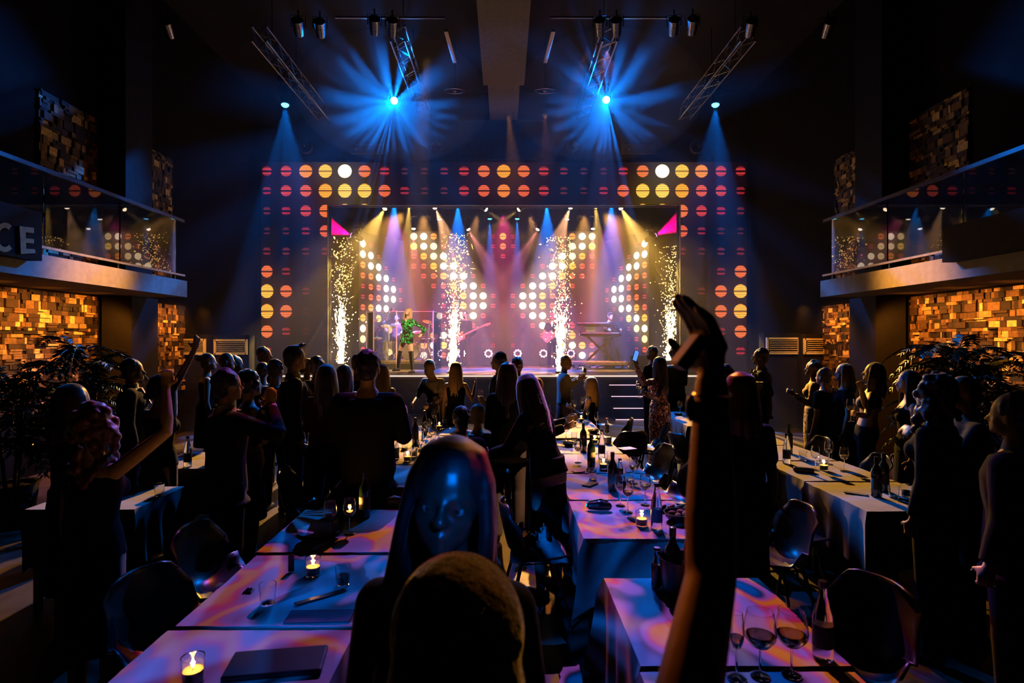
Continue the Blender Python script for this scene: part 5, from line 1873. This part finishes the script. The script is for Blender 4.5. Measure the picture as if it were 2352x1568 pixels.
def make_chair(m):
    t = thing('shell_chair', 'chair', 'chair')
    s = chair_shell().build('seat_shell', m, t, True)
    so = s.modifiers.new('thick', 'SOLIDIFY')
    so.thickness = .012
    for sx in (-1, 1):
        for sy in (-1, 1):
            MB().tube([(sx * .15, sy * .12, .43), (sx * .215, sy * .215 - .01, .01)], [.014, .010], 8).build('leg', M_DSTEEL, t)
    MB().tube([(-.15, -.12, .425), (.15, -.12, .425), (.15, .12, .425), (-.15, .12, .425), (-.15, -.12, .425)], .009, 6).build('seat_frame', M_DSTEEL, t)
    return t


cproto = make_chair(M_CH)
cpale = make_chair(M_CHL)
CH = [  # x, y, rz, label
    (1.62, 4.62, 1.75, 'black shell chair beside the third middle table on the plant side, backrest lit amber', 0), (1.60, 5.30, 1.65, 'black shell chair second along the plant side of the middle tables', 0), (1.56, 6.08, 1.7, 'black shell chair third along the plant side of the middle tables', 0),
    (1.55, 7.25, .25, 'black shell chair with its back to the camera by the far tables', 0), (1.62, 8.25, 1.2, 'black shell chair before the lit steps, nearer the stage', 0), (2.02, 7.75, 1.4, 'black shell chair before the lit steps, beside the sequin gown', 0),
    (2.18, 4.35, -1.5, 'black shell chair on the aisle side of the plant side row, nearest the camera', 0), (2.22, 5.05, -1.6, 'black shell chair on the aisle side of the plant side row, second', 0), (2.3, 7.0, -1.3, 'black shell chair turned away beside the cloth covered table', 0),
    (3.5, 6.6, 1.6, 'black shell chair with rounded lit back at the wall side of the plant row', 0), (3.5, 5.6, 1.5, 'black shell chair at the wall side of the plant row behind two wine glasses', 0), (3.52, 4.75, 1.75, 'black shell chair at the wall side of the plant row near the dark wine bottle', 0), (3.7, 3.95, 1.6, 'black shell chair at the wall side of the plant row nearest the camera', 0),
    (1.58, 2.62, 1.9, 'black shell chair in the dark with a thin amber rim beside the red lit table', 0), (1.85, 3.9, 1.6, 'black shell chair behind the raised arm', 0),
    (-1.58, 2.72, -1.9, 'black shell chair with a blue rim beside the candle lit table', 0), (-1.70, 3.45, -1.7, 'black shell chair beside the plate lit blue', 0), (-1.72, 5.0, -1.5, 'black shell chair behind the broad suited man', 0), (-2.3, 4.5, 1.6, 'black shell chair at the aisle side of the letters row', 0),
    (-.70, 4.33, 0.1, 'pale shell chair pushed to the end of the candle table', 1), (.22, 4.02, -1.45, 'black shell chair on the aisle with a crumpled white jacket on it', 0),
]
used = {0: False, 1: False}
for x, y, rz, lab, pale in CH:
    pr = cpale if pale else cproto
    if not used[pale]:
        pr.location, pr.rotation_euler = (x, y, 0), (0, 0, rz)
        pr['label'] = lab
        used[pale] = True
        pr['group'] = 'shell chairs'
    else:
        copy_tree(pr, (x, y, 0), rz, lab, 'shell chairs')

# crumpled jacket on the aisle chair
def crumple(name, loc, sx, sy, h, m, lab, cat, seed):
    mb = MB()
    n = 16
    for j in range(n + 1):
        for i in range(n + 1):
            u, v = -1 + 2 * i / n, -1 + 2 * j / n
            rr = max(abs(u), abs(v))
            q = V((u * 2.1 + seed, v * 2.1, seed * .3))
            z = h * (1 - rr ** 3) * (.55 + .6 * abs(noise.noise(q)) + .35 * noise.noise(q * 2.7))
            mb.v.append((u * sx * (1 + .2 * noise.noise(q * 1.3)), v * sy * (1 + .2 * noise.noise(q * 1.7)), max(.004, z)))
    for j in range(n):
        for i in range(n):
            a = j * (n + 1) + i
            mb.f.append((a, a + 1, a + n + 2, a + n + 1))
    o = mb.build(name, m, None, True, False)
    o.location = loc
    so = o.modifiers.new('thick', 'SOLIDIFY')
    so.thickness = .006
    return tag(o, lab, cat)


crumple('crumpled_jacket', (.24, 4.0, .455), .19, .20, .22, C_WHITE, 'crumpled white jacket lying on the aisle chair, lit blue', 'jacket', 3)

# ------------------------------------------------------------------ tableware
M_BOT = mat('green_bottle_glass', (.03, .07, .02), .06, var=0, spec=.8, coat=.5)
M_BOTC = mat('clear_bottle', (.85, .92, .95), .03, var=0, trans=1.0, ior=1.4)
M_LAB = mat('dark_label', (.02, .025, .06), .6, var=.1)
M_LABW = mat('cream_label', (.6, .5, .35), .6, var=.1)
M_COLA = mat('cola', (.03, .008, .004), .1, var=0)
M_WINE = mat('white_wine', (.8, .62, .22), .05, var=0, trans=.75, ior=1.33)
M_WAX = mat('candle_wax', (.8, .6, .35), .5, var=.05)
M_WAXR = mat('red_glass', (.5, .08, .05), .15, var=.05)
M_FLAME = glow('flame', (1, .55, .14), 22, False)
M_TUMB = M_GLASS
SURF = TZ + .008


def L_bottle(kind='wine'):
    t = thing('wine_bottle', '', 'bottle')
    if kind == 'wine':
        MB().lathe([(0, .004), (.034, 0), (.0375, .01), (.0375, .18), (.034, .205), (.018, .235), (.0145, .25), (.0145, .297), (.016, .298), (.016, .305), (0, .306)], 18).build('bottle_glass', M_BOT, t)
        MB().lathe([(.0378, .06), (.0381, .062), (.0381, .14), (.0378, .142)], 18).build('label_band', M_LABW, t)
        MB().lathe([(.0152, .262), (.0164, .265), (.0164, .304), (0, .308)], 14).build('capsule', M_PLASTIC, t)
    elif kind == 'water':
        t.name = 'water_bottle'
        MB().lathe([(0, .004), (.033, 0), (.036, .01), (.036, .15), (.031, .18), (.017, .235), (.0135, .26), (.0135, .285), (0, .287)], 18).build('bottle_glass', M_BOTC, t)
        MB().lathe([(.0364, .05), (.0368, .052), (.0368, .13), (.0364, .132)], 18).build('label_band', M_LAB, t)
        MB().lathe([(.0145, .268), (.0155, .27), (.0155, .292), (0, .293)], 14).build('cap', M_PLASTIC, t)
    else:
        t.name = 'soda_bottle'
        MB().lathe([(0, .003), (.026, 0), (.029, .012), (.025, .05), (.028, .085), (.027, .11), (.014, .15), (.0125, .18), (.014, .184), (.0, .186)], 16).build('bottle_glass', M_BOTC, t)
        MB().lathe([(0, .006), (.024, .006), (.0265, .014), (.023, .05), (.0255, .085), (.0245, .105), (0, .108)], 16).build('cola', M_COLA, t)
        MB().lathe([(.0145, .178), (.016, .18), (.015, .191), (0, .192)], 12).build('crown_cap', mat('red_cap', (.5, .05, .03), .4), t)
    return t


def L_glass(kind='wine', fill=True):
    if kind == 'tumbler':
        t = thing('tumbler', '', 'glass')
        MB().lathe([(0, .008), (.029, .008), (.036, .09), (.038, .091), (.038, .088), (.031, .0), (0, 0)], 18).build('glass_cup', M_GLASS, t)
        if fill:
            MB().lathe([(0, .0095), (.0285, .0095), (.0318, .045), (0, .045)], 16).build('drink', mat('dark_drink', (.20, .05, .02), .1, var=0), t)
        return t
    t = thing('wine_glass', '', 'glass')
    b, r = (.105, .040) if kind == 'wine' else (.10, .056) if kind == 'gin' else (.10, .026)
    hb = .115 if kind == 'wine' else .13 if kind == 'gin' else .13
    outp = [(.001, b), (r * .6, b + hb * .08), (r * .95, b + hb * .28), (r, b + hb * .45), (r * .93, b + hb * .75), (r * .8, b + hb)]
    inn = [(x - .0016 if x > .01 else .0005, z + (.002 if z < b + hb - .01 else 0)) for x, z in outp]
    prof = [(0, 0), (.034, .001), (.034, .003), (.006, .008), (.004, .02), (.0035, b - .01)] + outp + inn[::-1]
    MB().lathe(prof, 20).build('glass_body', M_GLASS, t)
    if fill:
        MB().lathe([(0, b + .004)] + [(x - .002, z + .003) for x, z in outp[1:3]] + [(r * .93, b + hb * .36), (0, b + hb * .36)], 18).build('drink', M_WINE, t)
    return t


def L_candle():
    t = thing('candle_glass', '', 'candle')
    MB().lathe([(0, .006), (.034, .006), (.036, .088), (.039, .09), (.039, .086), (.037, .0), (0, 0)], 18).build('glass_cup', M_GLASS, t)
    MB().lathe([(0, .008), (.033, .008), (.034, .045), (.02, .043), (0, .042)], 16).build('wax', M_WAX, t)
    fl_o = MB().lathe([(0, .05), (.005, .056), (.0065, .064), (.004, .076), (0, .088)], 10).build('flame', M_FLAME, t)
    MB().tube([(0, 0, .042), (0, 0, .054)], .001, 5).build('wick', M_PLASTIC, t)
    return t


PRO = {'w': L_bottle('wine'), 'a': L_bottle('water'), 'c': L_bottle('cola'), 'g': L_glass('wine'), 'e': L_glass('wine', False), 'G': L_glass('gin'), 'f': L_glass('flute'), 't': L_glass('tumbler'), 'u': L_glass('tumbler', False), 'k': L_candle()}
first = {k_: True for k_ in PRO}
GRP = {'w': 'wine bottles', 'a': 'water bottles', 'c': 'small soda bottles', 'g': 'wine glasses', 'e': 'wine glasses', 'G': 'balloon glasses', 'f': 'flutes', 't': 'tumblers', 'u': 'tumblers', 'k': 'table candles'}
ITEMS = [
    # kind, base px, base py, label
    ('k', 1474, 1206, 'glowing candle in a glass beside the dark labelled water bottle'), ('a', 1508, 1215, 'water bottle with a dark label at the front of the plant side middle table'), ('g', 1425, 1161, 'wine glass behind the black pouch'), ('g', 1442, 1176, 'wine glass between the black pouch and the candle'), ('g', 1482, 1160, 'half full white wine glass behind the candle'),
    ('w', 1407, 1126, 'tall dark wine bottle standing beyond the pouch table edge'), ('c', 1424, 1104, 'small soda bottle hidden behind the tall dark wine bottle'), ('u', 1361, 1100, 'empty tumbler beside the small dark plate'), ('g', 1456, 1110, 'white wine glass near the amber lit chairs'), ('u', 1446, 1100, 'tumbler beside the white wine glass'),
    ('w', 1358, 1072, 'green wine bottle with pale capsule at the fourth middle table'), ('a', 1382, 1052, 'clear water bottle behind the red candle'), ('k', 1386, 1076, 'short red looking candle glass by the green wine bottle'), ('g', 1328, 1062, 'shallow filled wine glass by the aisle edge'), ('u', 1402, 1058, 'tumbler right beside the clear water bottle'),
    ('w', 1340, 1036, 'green wine bottle at the fifth middle table'), ('k', 1366, 1018, 'candle glass in front of the black bread bowl'), ('u', 1319, 1011, 'tumbler behind the dark bread basket'), ('e', 1300, 1012, 'empty wine glass at the elbow of the reaching man'), ('c', 1394, 994, 'small soda bottle at the plant side edge of the far table'),
    ('f', 1370, 985, 'tall flute behind the black bread bowl'), ('f', 1350, 970, 'flute with orange drink among the far candles'), ('k', 1335, 968, 'candle among the crowded far glasses'), ('g', 1320, 950, 'wine glass at the stage end of the tables'), ('w', 1303, 938, 'wine bottle before the young server'), ('w', 1312, 936, 'second wine bottle before the young server'), ('g', 1338, 942, 'wine glass before the seated blonde'), ('g', 1345, 950, 'wine glass near the seated blonde elbow'), ('t', 1325, 962, 'tumbler among the far candles'), ('w', 1348, 938, 'green bottle before the seated blonde'), ('t', 1360, 955, 'tumbler nearest the seated blonde'), ('k', 1318, 975, 'small candle under the reaching hand'),
    ('c', 1509, 1347, 'small soda bottle with pale cap on the red lit table'), ('w', 1545, 1358, 'short bottle with gold top beside the ice bucket'), ('f', 1692, 1556, 'flute with orange drink by the raised arm'), ('G', 1746, 1552, 'balloon glass with ice nearer the raised arm'), ('G', 1818, 1550, 'balloon glass with ice farther from the raised arm'), ('a', 1890, 1512, 'clear bottle in the dark at the table edge'),
    ('k', 803, 1192, 'candle behind the two empty wine glasses'), ('e', 803, 1226, 'empty wine glass in front of the candle'), ('e', 758, 1234, 'empty wine glass standing on the blue lit plate edge'), ('w', 838, 1188, 'wine bottle with a cream label lit by the candle'),
    ('k', 719, 1320, 'bright candle glass at the middle of the letters side table'), ('t', 788, 1342, 'tumbler with dark red drink near the bright candle'), ('u', 615, 1386, 'tumbler of water at the outer edge of the candle table'), ('k', 443, 1566, 'candle glass at the bottom corner by the black tray'),
    ('k', 936, 1058, 'candle on the far letters side table next to the soda bottle'), ('c', 911, 1053, 'soda bottle next to the elbow of the broad suited man'), ('t', 952, 1048, 'tumbler beside the candle and soda bottle'), ('w', 954, 1020, 'green wine bottle by the bending server'), ('u', 930, 1028, 'tumbler behind the soda bottle'), ('g', 972, 1012, 'wine glass behind the green wine bottle'), ('g', 985, 1003, 'wine glass before the seated man'), ('w', 975, 998, 'bottle behind the wine glasses of the seated man'), ('u', 995, 1010, 'tumbler before the seated man'), ('k', 1009, 985, 'candle by the server skirt'), ('g', 998, 978, 'wine glass near the server hands'), ('t', 1022, 978, 'tumbler near the black dress'), ('w', 1005, 968, 'green bottle near the black dress'), ('g', 1016, 960, 'tall glass before the black dress'), ('u', 968, 1030, 'tumbler at the near side of the green bottle'),
    ('w', 2013, 1140, 'dark wine bottle with a purple edge on the plant side row'), ('g', 1904, 1066, 'wine glass with pink light, first of the pair by the wall chairs'), ('e', 1873, 1079, 'wine glass before the clear bottle pair'), ('g', 1939, 1082, 'wine glass before the lit chair back'), ('a', 1807, 1064, 'clear bottle beside the smooth haired woman'), ('w', 1812, 1040, 'slim bottle behind the clear bottle'), ('u', 1844, 1057, 'tumbler between the clear bottle and the wine glasses'), ('k', 1892, 1079, 'small candle glass between the wine glasses'), ('u', 2053, 1142, 'tumbler beside the dark wine bottle'), ('t', 2082, 1140, 'amber tumbler at the dark end of the plant side row'), ('w', 2030, 1128, 'slim bottle behind the dark wine bottle'),
    ('w', 1588, 948, 'bottle catching yellow light on the farthest plant side table'), ('w', 1600, 950, 'green bottle on the farthest plant side table'), ('g', 1562, 952, 'wine glass on the farthest plant side table'),
    ('a', 431, 1072, 'clear water bottle on the letters row beside the woman with the thin arm'), ('t', 394, 1085, 'tumbler on the letters row near the water bottle'), ('u', 366, 1138, 'tumbler at the near end of the letters row'),
]
for kd, px, py, lab in ITEMS:
    p = onz(px, py, SURF)
    pr = PRO[kd]
    if first[kd]:
        pr.location = p
        pr['label'], pr['group'] = lab, GRP[kd]
        first[kd] = False
    else:
        pr = copy_tree(pr, p, None, lab, GRP[kd])
    if kd == 'k':
        bulb(p + V((0, 0, .078)), (1, .42, .10), 2.6, .012)

# smaller things on the cloths
def on(px, py):
    return onz(px, py, SURF)


def flatbox(name, px, py, w, d, h, rz, m, lab, cat, bev=.004):
    o = MB().box((0, 0, h / 2 + .001), (w, d, h), None, bev).build(name, m, None, False)
    o.location = on(px, py)
    o.rotation_euler = (0, 0, rz)
    return tag(o, lab, cat)


pc = on(1377, 1172)
po = thing('leather_pouch', 'black rounded leather pouch lying on the second middle table', 'pouch', pc, .5)
link('pouch_body', fuse(MB().caps([(-.05, .04, .03), (.0, 0, .036), (.05, -.03, .03)], [.028, .036, .030]), 'pouch', .006, 3), mat('shiny_leather', (.02, .015, .012), .25, coat=.3), po)
MB().tube([(-.075, .06, .02), (-.055, .05, .06), (.02, .01, .074), (.06, -.02, .06)], .006, 6).build('clasp', M_BRASS, po)


def bowl(px, py, r, h, lab, m=M_PLASTIC, stuff_m=None):
    t = thing('serving_bowl', lab, 'bowl', on(px, py), 0, 'black serving bowls')
    MB().lathe([(0, 0), (r * .6, 0), (r * .9, h * .5), (r, h), (r * .95, h), (r * .84, h * .5), (r * .55, .008), (0, .008)], 20).build('bowl_body', m, t)
    mb = MB()
    rn = random.Random(int(px))
    for i in range(7):
        a = rn.uniform(0, 6.28)
        mb.ell((r * .45 * math.cos(a), r * .45 * math.sin(a), h * .75), (r * .3, r * .22, h * .35), Matrix.Rotation(a, 3, 'Z'), 8, 6)
    mb.build('bread', stuff_m or mat('bread', (.25, .13, .05), .8, var=.3, scale=40), t)


bowl(1560, 1196, .10, .06, 'large black bowl at the plant side corner of the second middle table')
bowl(1306, 1024, .07, .04, 'small black bread basket at the aisle edge of the fifth middle table')
bowl(1363, 995, .075, .045, 'black bread bowl with a flute behind it')
bowl(1558, 953, .07, .03, 'shallow bowl on the farthest plant side table')
t = thing('snack_tray', 'black tray of snacks beside the water bottle with a dark label', 'tray', on(1548, 1174))
MB().box((0, 0, .012), (.2, .09, .02), None, .006).build('tray_board', M_PLASTIC, t, False)
mb = MB()
for i in range(9):
    mb.ell((-.08 + .02 * i, .02 * math.sin(i * 2.1), .034), (.013, .016, .012), None, 8, 6)
mb.build('snack_pile', mat('snack', (.35, .22, .05), .5, var=.4, scale=50), t)
ib = thing('ice_bucket', 'black ice bucket holding a dark bottle on the red lit table', 'bucket', on(1563, 1362))
MB().lathe([(0, 0), (.08, 0), (.10, .17), (.108, .175), (.095, .17), (.076, .01), (0, .01)], 22).build('bucket_body', M_PLASTIC, ib)
MB().tube([(.03, .03, .02), (.045, .05, .16), (.05, .055, .22)], [.034, .018, .014], 12).build('bottle_neck', M_BOT, ib)
flatbox('menu_card', 737, 1372, .035, .24, .006, -.9, M_PLASTIC, 'narrow black folded menu lying slanted on the candle table', 'menu')
flatbox('dark_napkin', 735, 1416, .28, .11, .004, .05, mat('purple_napkin', (.08, .06, .09), .8), 'dark napkin at the near edge of the candle table', 'napkin')
flatbox('card_holder', 669, 1312, .03, .015, .085, .2, M_PLASTIC, 'small upright black card holder beside the bright candle', 'card holder')
crumple('small_scrap', on(571, 1358), .02, .02, .02, M_PLASTIC, 'small dark crumpled scrap at the outer edge of the candle table', 'scrap', 9)
pl = thing('dinner_plate', 'large white oval plate lit blue beside the empty wine glasses', 'plate', on(735, 1222))
MB().lathe([(0, .004), (.08, .004), (.13, .014), (.135, .017), (.08, .010), (0, .009)], 28).build('plate_body', mat('white_china', (.7, .7, .72), .2, var=.03), pl)
flatbox('black_tray', 636, 1528, .34, .17, .02, .15, M_PLASTIC, 'wide black tray on the table at the bottom of the view', 'tray', .006)
flatbox('mobile_phone', 1356, 1113, .15, .075, .009, .9, M_PLASTIC, 'black phone lying beside the empty tumbler', 'phone', .003)
flatbox('saucer_card', 1329, 1083, .1, .07, .006, .4, M_GOLD, 'small gold card at the aisle edge of the fourth middle table', 'card', .002)
flatbox('dark_purse', 1846, 1083, .17, .07, .035, -.5, M_PLASTIC, 'small black purse on the plant side row', 'purse', .01)
flatbox('paper_menu', 1966, 1134, .16, .05, .006, -.7, mat('grey_card', (.2, .17, .12), .6), 'slim card lying before the dark wine bottle', 'menu', .002)
flatbox('paper_napkin', 1440, 1030, .18, .14, .004, .4, C_WHITE, 'white paper napkin on the fifth middle table', 'napkin', .001)
flatbox('paper_napkin', 1390, 975, .2, .16, .004, .2, C_WHITE, 'white paper napkin before the soda bottle at the far table', 'napkin', .001)
flatbox('paper_napkin', 985, 1048, .2, .12, .004, -.6, C_WHITE, 'white paper napkin before the tumbler and candle', 'napkin', .001)
flatbox('metal_mug', 1396, 1018, .07, .07, .075, .3, M_STEEL, 'small square metal tin at the chair edge of the fifth table', 'tin', .008)

# things held in hands
def held_glass(p, lab, kd='g'):
    copy_tree(PRO[kd], V(p) - V((0, 0, .075)), None, lab, GRP[kd])


held_glass(ED['drinker']['hand']['L'] + V((-.02, -.03, 0)), 'wine glass held out by the man in profile')
held_glass(ED['oldlady']['hand']['R'] + V((.03, -.05, 0)), 'wine glass held by the fair haired woman in cream')
held_glass(ED['gown']['hand']['R'] + V((-.03, -.03, 0)), 'wine glass in the lower hand of the woman in the sequin gown')
held_glass(ED['midriff']['hand']['L'] + V((-.03, -.03, 0)), 'wine glass held by the bare midriff dancer')
held_glass(ED['waiter2']['hand']['R'] + V((.03, -.02, 0)), 'glass carried by the young server, nearer the camera')
held_glass(ED['waiter2']['hand']['L'] + V((.03, .02, 0)), 'glass carried by the young server, nearer the stage')
ph = thing('mobile_phone', 'phone held up by the woman in the sequin gown, screen glowing blue', 'phone', ED['gown']['hand']['L'] + V((-.01, -.01, .07)), .5)
rp_ = Matrix.Rotation(math.radians(20), 3, 'Y')
MB().box((0, 0, 0), (.075, .010, .15), rp_, .003).build('phone_case', M_PLASTIC, ph, False)
MB().box((0, -.0062, 0), (.066, .002, .135), rp_).build('phone_screen', glow('phone_glow', (.08, .25, .9), 1.4), ph, False)
ah = arm['hand']['L']
ph = thing('mobile_phone', 'small dark phone gripped slantwise in the raised hand', 'phone', at(1584, 808, .84))
rp_ = Matrix.Rotation(math.radians(38), 3, 'Y')
MB().box((0, 0, 0), (.020, .040, .056), rp_, .003).build('phone_case', mat('dark_glossy', (.008, .006, .008), .55), ph, False)
MB().box((-.0102, 0, 0), (.001, .034, .048), rp_).build('phone_face', mat('matt_phone', (.012, .010, .012), .7), ph, False)
br = thing('bracelet', 'thin dark bracelet with a charm on the raised wrist', 'bracelet', at(1634, 905, .855))
MB().ring((0, 0, 0), .0255, .003, 26, 6).build('band', M_BRASS, br)
MB().ell((-.034, -.01, -.02), (.008, .008, .02)).build('charm', M_DSTEEL, br)
pt = thing('serving_plate', 'pale plate carried by the tuxedo waiter', 'plate', ED['tux']['hand']['L'] + V((-.03, -.04, .03)))
MB().lathe([(0, 0), (.06, 0), (.11, .012), (.112, .015), (.06, .006), (0, .005)], 24).build('plate_body', mat('white_china', (.7, .7, .72), .2), pt)

# ------------------------------------------------------------------ palms under the balconies
def palm(x, y, h, lab, seed, n=30, spread=.75):
    rn = random.Random(seed)
    t = thing('potted_palm', lab, 'plant', (x, y, 0), 0, 'potted palms')
    MB().lathe([(0, .02), (.19, 0), (.24, .42), (.255, .44), (.22, .43), (.21, .40), (0, .40)], 20).build('pot', mat('clay_pot', (.07, .05, .04), .7), t)
    mb = MB()
    for i in range(5):
        a = rn.uniform(0, 6.28)
        mb.tube([(.05 * math.cos(a), .05 * math.sin(a), .38), (.10 * math.cos(a), .10 * math.sin(a), .9), (.16 * math.cos(a), .16 * math.sin(a), h * .72)], [.02, .016, .010], 7)
    mb.build('stem', mat('palm_stem', (.06, .05, .025), .7), t)
    fo = MB()
    for i in range(n):
        a = rn.uniform(0, 2 * PI)
        z0 = rn.uniform(.35, .78) * h
        ln = rn.uniform(.45, .8) * spread
        rise = rn.uniform(.1, .75)
        pts = []
        for q in range(9):
            u = q / 8
            pts.append(V((math.cos(a) * (.08 + ln * u), math.sin(a) * (.08 + ln * u), min(h, z0 + rise * ln * u * 1.5 - .9 * ln * u * u))))
        fo.tube(pts, [.006 - .0006 * q for q in range(9)], 4)
        for q in range(1, 9):
            b = pts[q]
            d = (pts[q] - pts[q - 1]).normalized()
            for s in (-1, 1):
                sd_ = d.cross(V((0, 0, 1))).normalized() * s
                for w_ in (0, .5):
                    c = b - d * (w_ * ln / 8)
                    tip = c + (sd_ * .9 + d * .7 + V((0, 0, -.25 + rn.uniform(-.2, .2)))).normalized() * (.20 * spread * (1.1 - abs(q / 8 - .5)))
                    m_ = c.lerp(tip, .45) + V((0, 0, .012))
                    e = d * .021
                    fo.add([c, m_ + e, tip, m_ - e], [(0, 1, 2), (0, 2, 3)])
    fo.build('foliage', mat('palm_leaf', (.03, .05, .015), .4, var=.4), t, False, False)


palm(5.02, 6.3, 2.35, 'tall leafy potted palm before the timber wall on the waiter side', 5, 64, .8)
palm(5.75, 6.8, 2.2, 'leafy potted palm in the corner nearest the camera on the waiter side', 6, 56, .8)
palm(-4.75, 6.4, 2.38, 'tall leafy potted palm before the timber wall under the letters', 7, 60, .75)
palm(-5.2, 6.0, 2.1, 'leafy potted palm in the corner nearest the camera under the letters', 8, 56, .8)
# ------------------------------------------------------------------ light of the hall
OR, PK, BL, PU, KK = (1, .24, .03), (1, .01, .16), (.0, .16, 1), (.45, .12, .8), (0, 0, 0)
# effect lamps over the tables
TB = [(0, BL), (.36, (.0, .10, .8)), (.42, KK), (.455, PU), (.49, PU), (.505, PK), (.525, OR), (.58, OR), (.60, PK), (.63, PU), (1, BL)]
gobo((.6, 9.5, 7.3), (1.0, 2.6, .75), 20, TB, 3800, 30, 1.3)
gobo((-.6, 9.5, 7.3), (-1.0, 2.7, .75), 20, TB, 2100, 28, 4.1)
gobo((1.9, 10.5, 7.3), (.9, 4.6, .75), 22, [(0, BL), (.43, BL), (.47, PU), (.5, (1, .3, .2)), (.57, (1, .4, .15)), (.62, PU), (1, BL)], 1600, 36, 2.2)
# blue from the back of the hall
spot((-4.2, -1.6, 3.4), (.55, 3.5, .25), 15, BL, 900, .3, .03, (4, 2.0, .0), 'effect_or_added_light', 2.0)
spot((.5, -.4, 2.5), (-.09, 1.16, 1.60), 7, BL, 170, .5, .03, None, 'effect_or_added_light')  # separate small spot added for the near woman's face
# the wall washers over the timber blocks
for s in (-1, 1):
    for y, pw in ((7.2, 90), (8.1, 90), (9.0, 90), (10.7, 60), (11.5, 60)):
        spot((s * 6.0, y, 2.6), (s * 6.75, y, 1.75), 125, (1, .31, .03), pw, .6, .08, name='wall_washer')
    spot((s * 5.9, 9.0, 3.05), (s * 6.75, 9.2, 4.0), 100, (1, .33, .04), 9, .8, .1, name='wall_washer')
    spot((s * 5.9, 11.0, 3.05), (s * 6.75, 11.0, 3.6), 100, (1, .28, .04), 5, .8, .1, name='wall_washer')
    spot((s * 1.0, 9.4, 5.6), (s * 5.5, 7.7, 2.8), 18, (1, .46, .07), 3200, 1.0, .2)  # amber spot added for the balcony fascia
    # added yellow spots raking the crowd from the stage front
    spot((s * 2.7, 15.5, 5.42), (s * 3.3, 7.2, 1.3), 22, (1, .50, .07), 9000, .5, .06)
    spot((s * 2.2, 15.5, 5.42), (s * 1.1, 8.6, 1.0), 16, (1, .48, .10), 10000, .5, .06)
    # pale shafts up towards the camera end of the ceiling
    spot(at(CX + s * 140, 470, 16.6), at(CX + s * 20, -60, 9), 9, (1, .5, .3), 1000, .6, .05)
    spot(at(CX + s * 300, 470, 16.6), at(CX + s * 560, -40, 9), 10, (1, .5, .3), 1000, .6, .05)

# amber edge spots added for the raised arm and the hood
spot((-2.6, 7.4, 4.6), (.31, .84, 1.85), 5, (1, .24, .02), 800, .5, .03, None, 'effect_or_added_light')
spot((2.4, 6.4, 5.4), (-.06, 1.15, 1.56), 6, (1, .40, .04), 700, .5, .03, None, 'effect_or_added_light')
for s in (-1, 1):
    spot((s * 3.2, 9.0, 4.6), (s * 5.95, 12.0, 1.75), 13, (1, .55, .16), 650, .4, .04, None, 'effect_or_added_light')  # local amber spot added to brighten the louvred cabinets
spot((1.9, 3.4, 2.7), (-.03, 1.18, 1.60), 6, (1, .0, .10), 160, .5, .03, None, 'effect_or_added_light')  # magenta edge spot added for the near woman's face
spot((.1, 12.4, 6.9), (.42, 5.2, 0), 8, (1, .42, .06), 2600, .5, .04, None, 'effect_or_added_light')  # added spot, amber on the aisle floor
spot((.9, 12.4, 6.9), (.30, 3.7, 0), 6, (1, .30, .06), 1200, .5, .04, None, 'effect_or_added_light')  # added spot for the nearer part of the aisle floor
spot((2.4, 3.6, 5.6), (.02, 5.5, .55), 7, (1, .50, .26), 420, .5, .04, None, 'effect_or_added_light')  # warm spot added to light the pale trousers
for s in (-1, 1):
    spot((s * .7, 15.5, 5.42), (s * .95, 7.3, .75), 10, (1, .45, .12), 9000, .5, .05)  # amber spots added to brighten the far middle tables
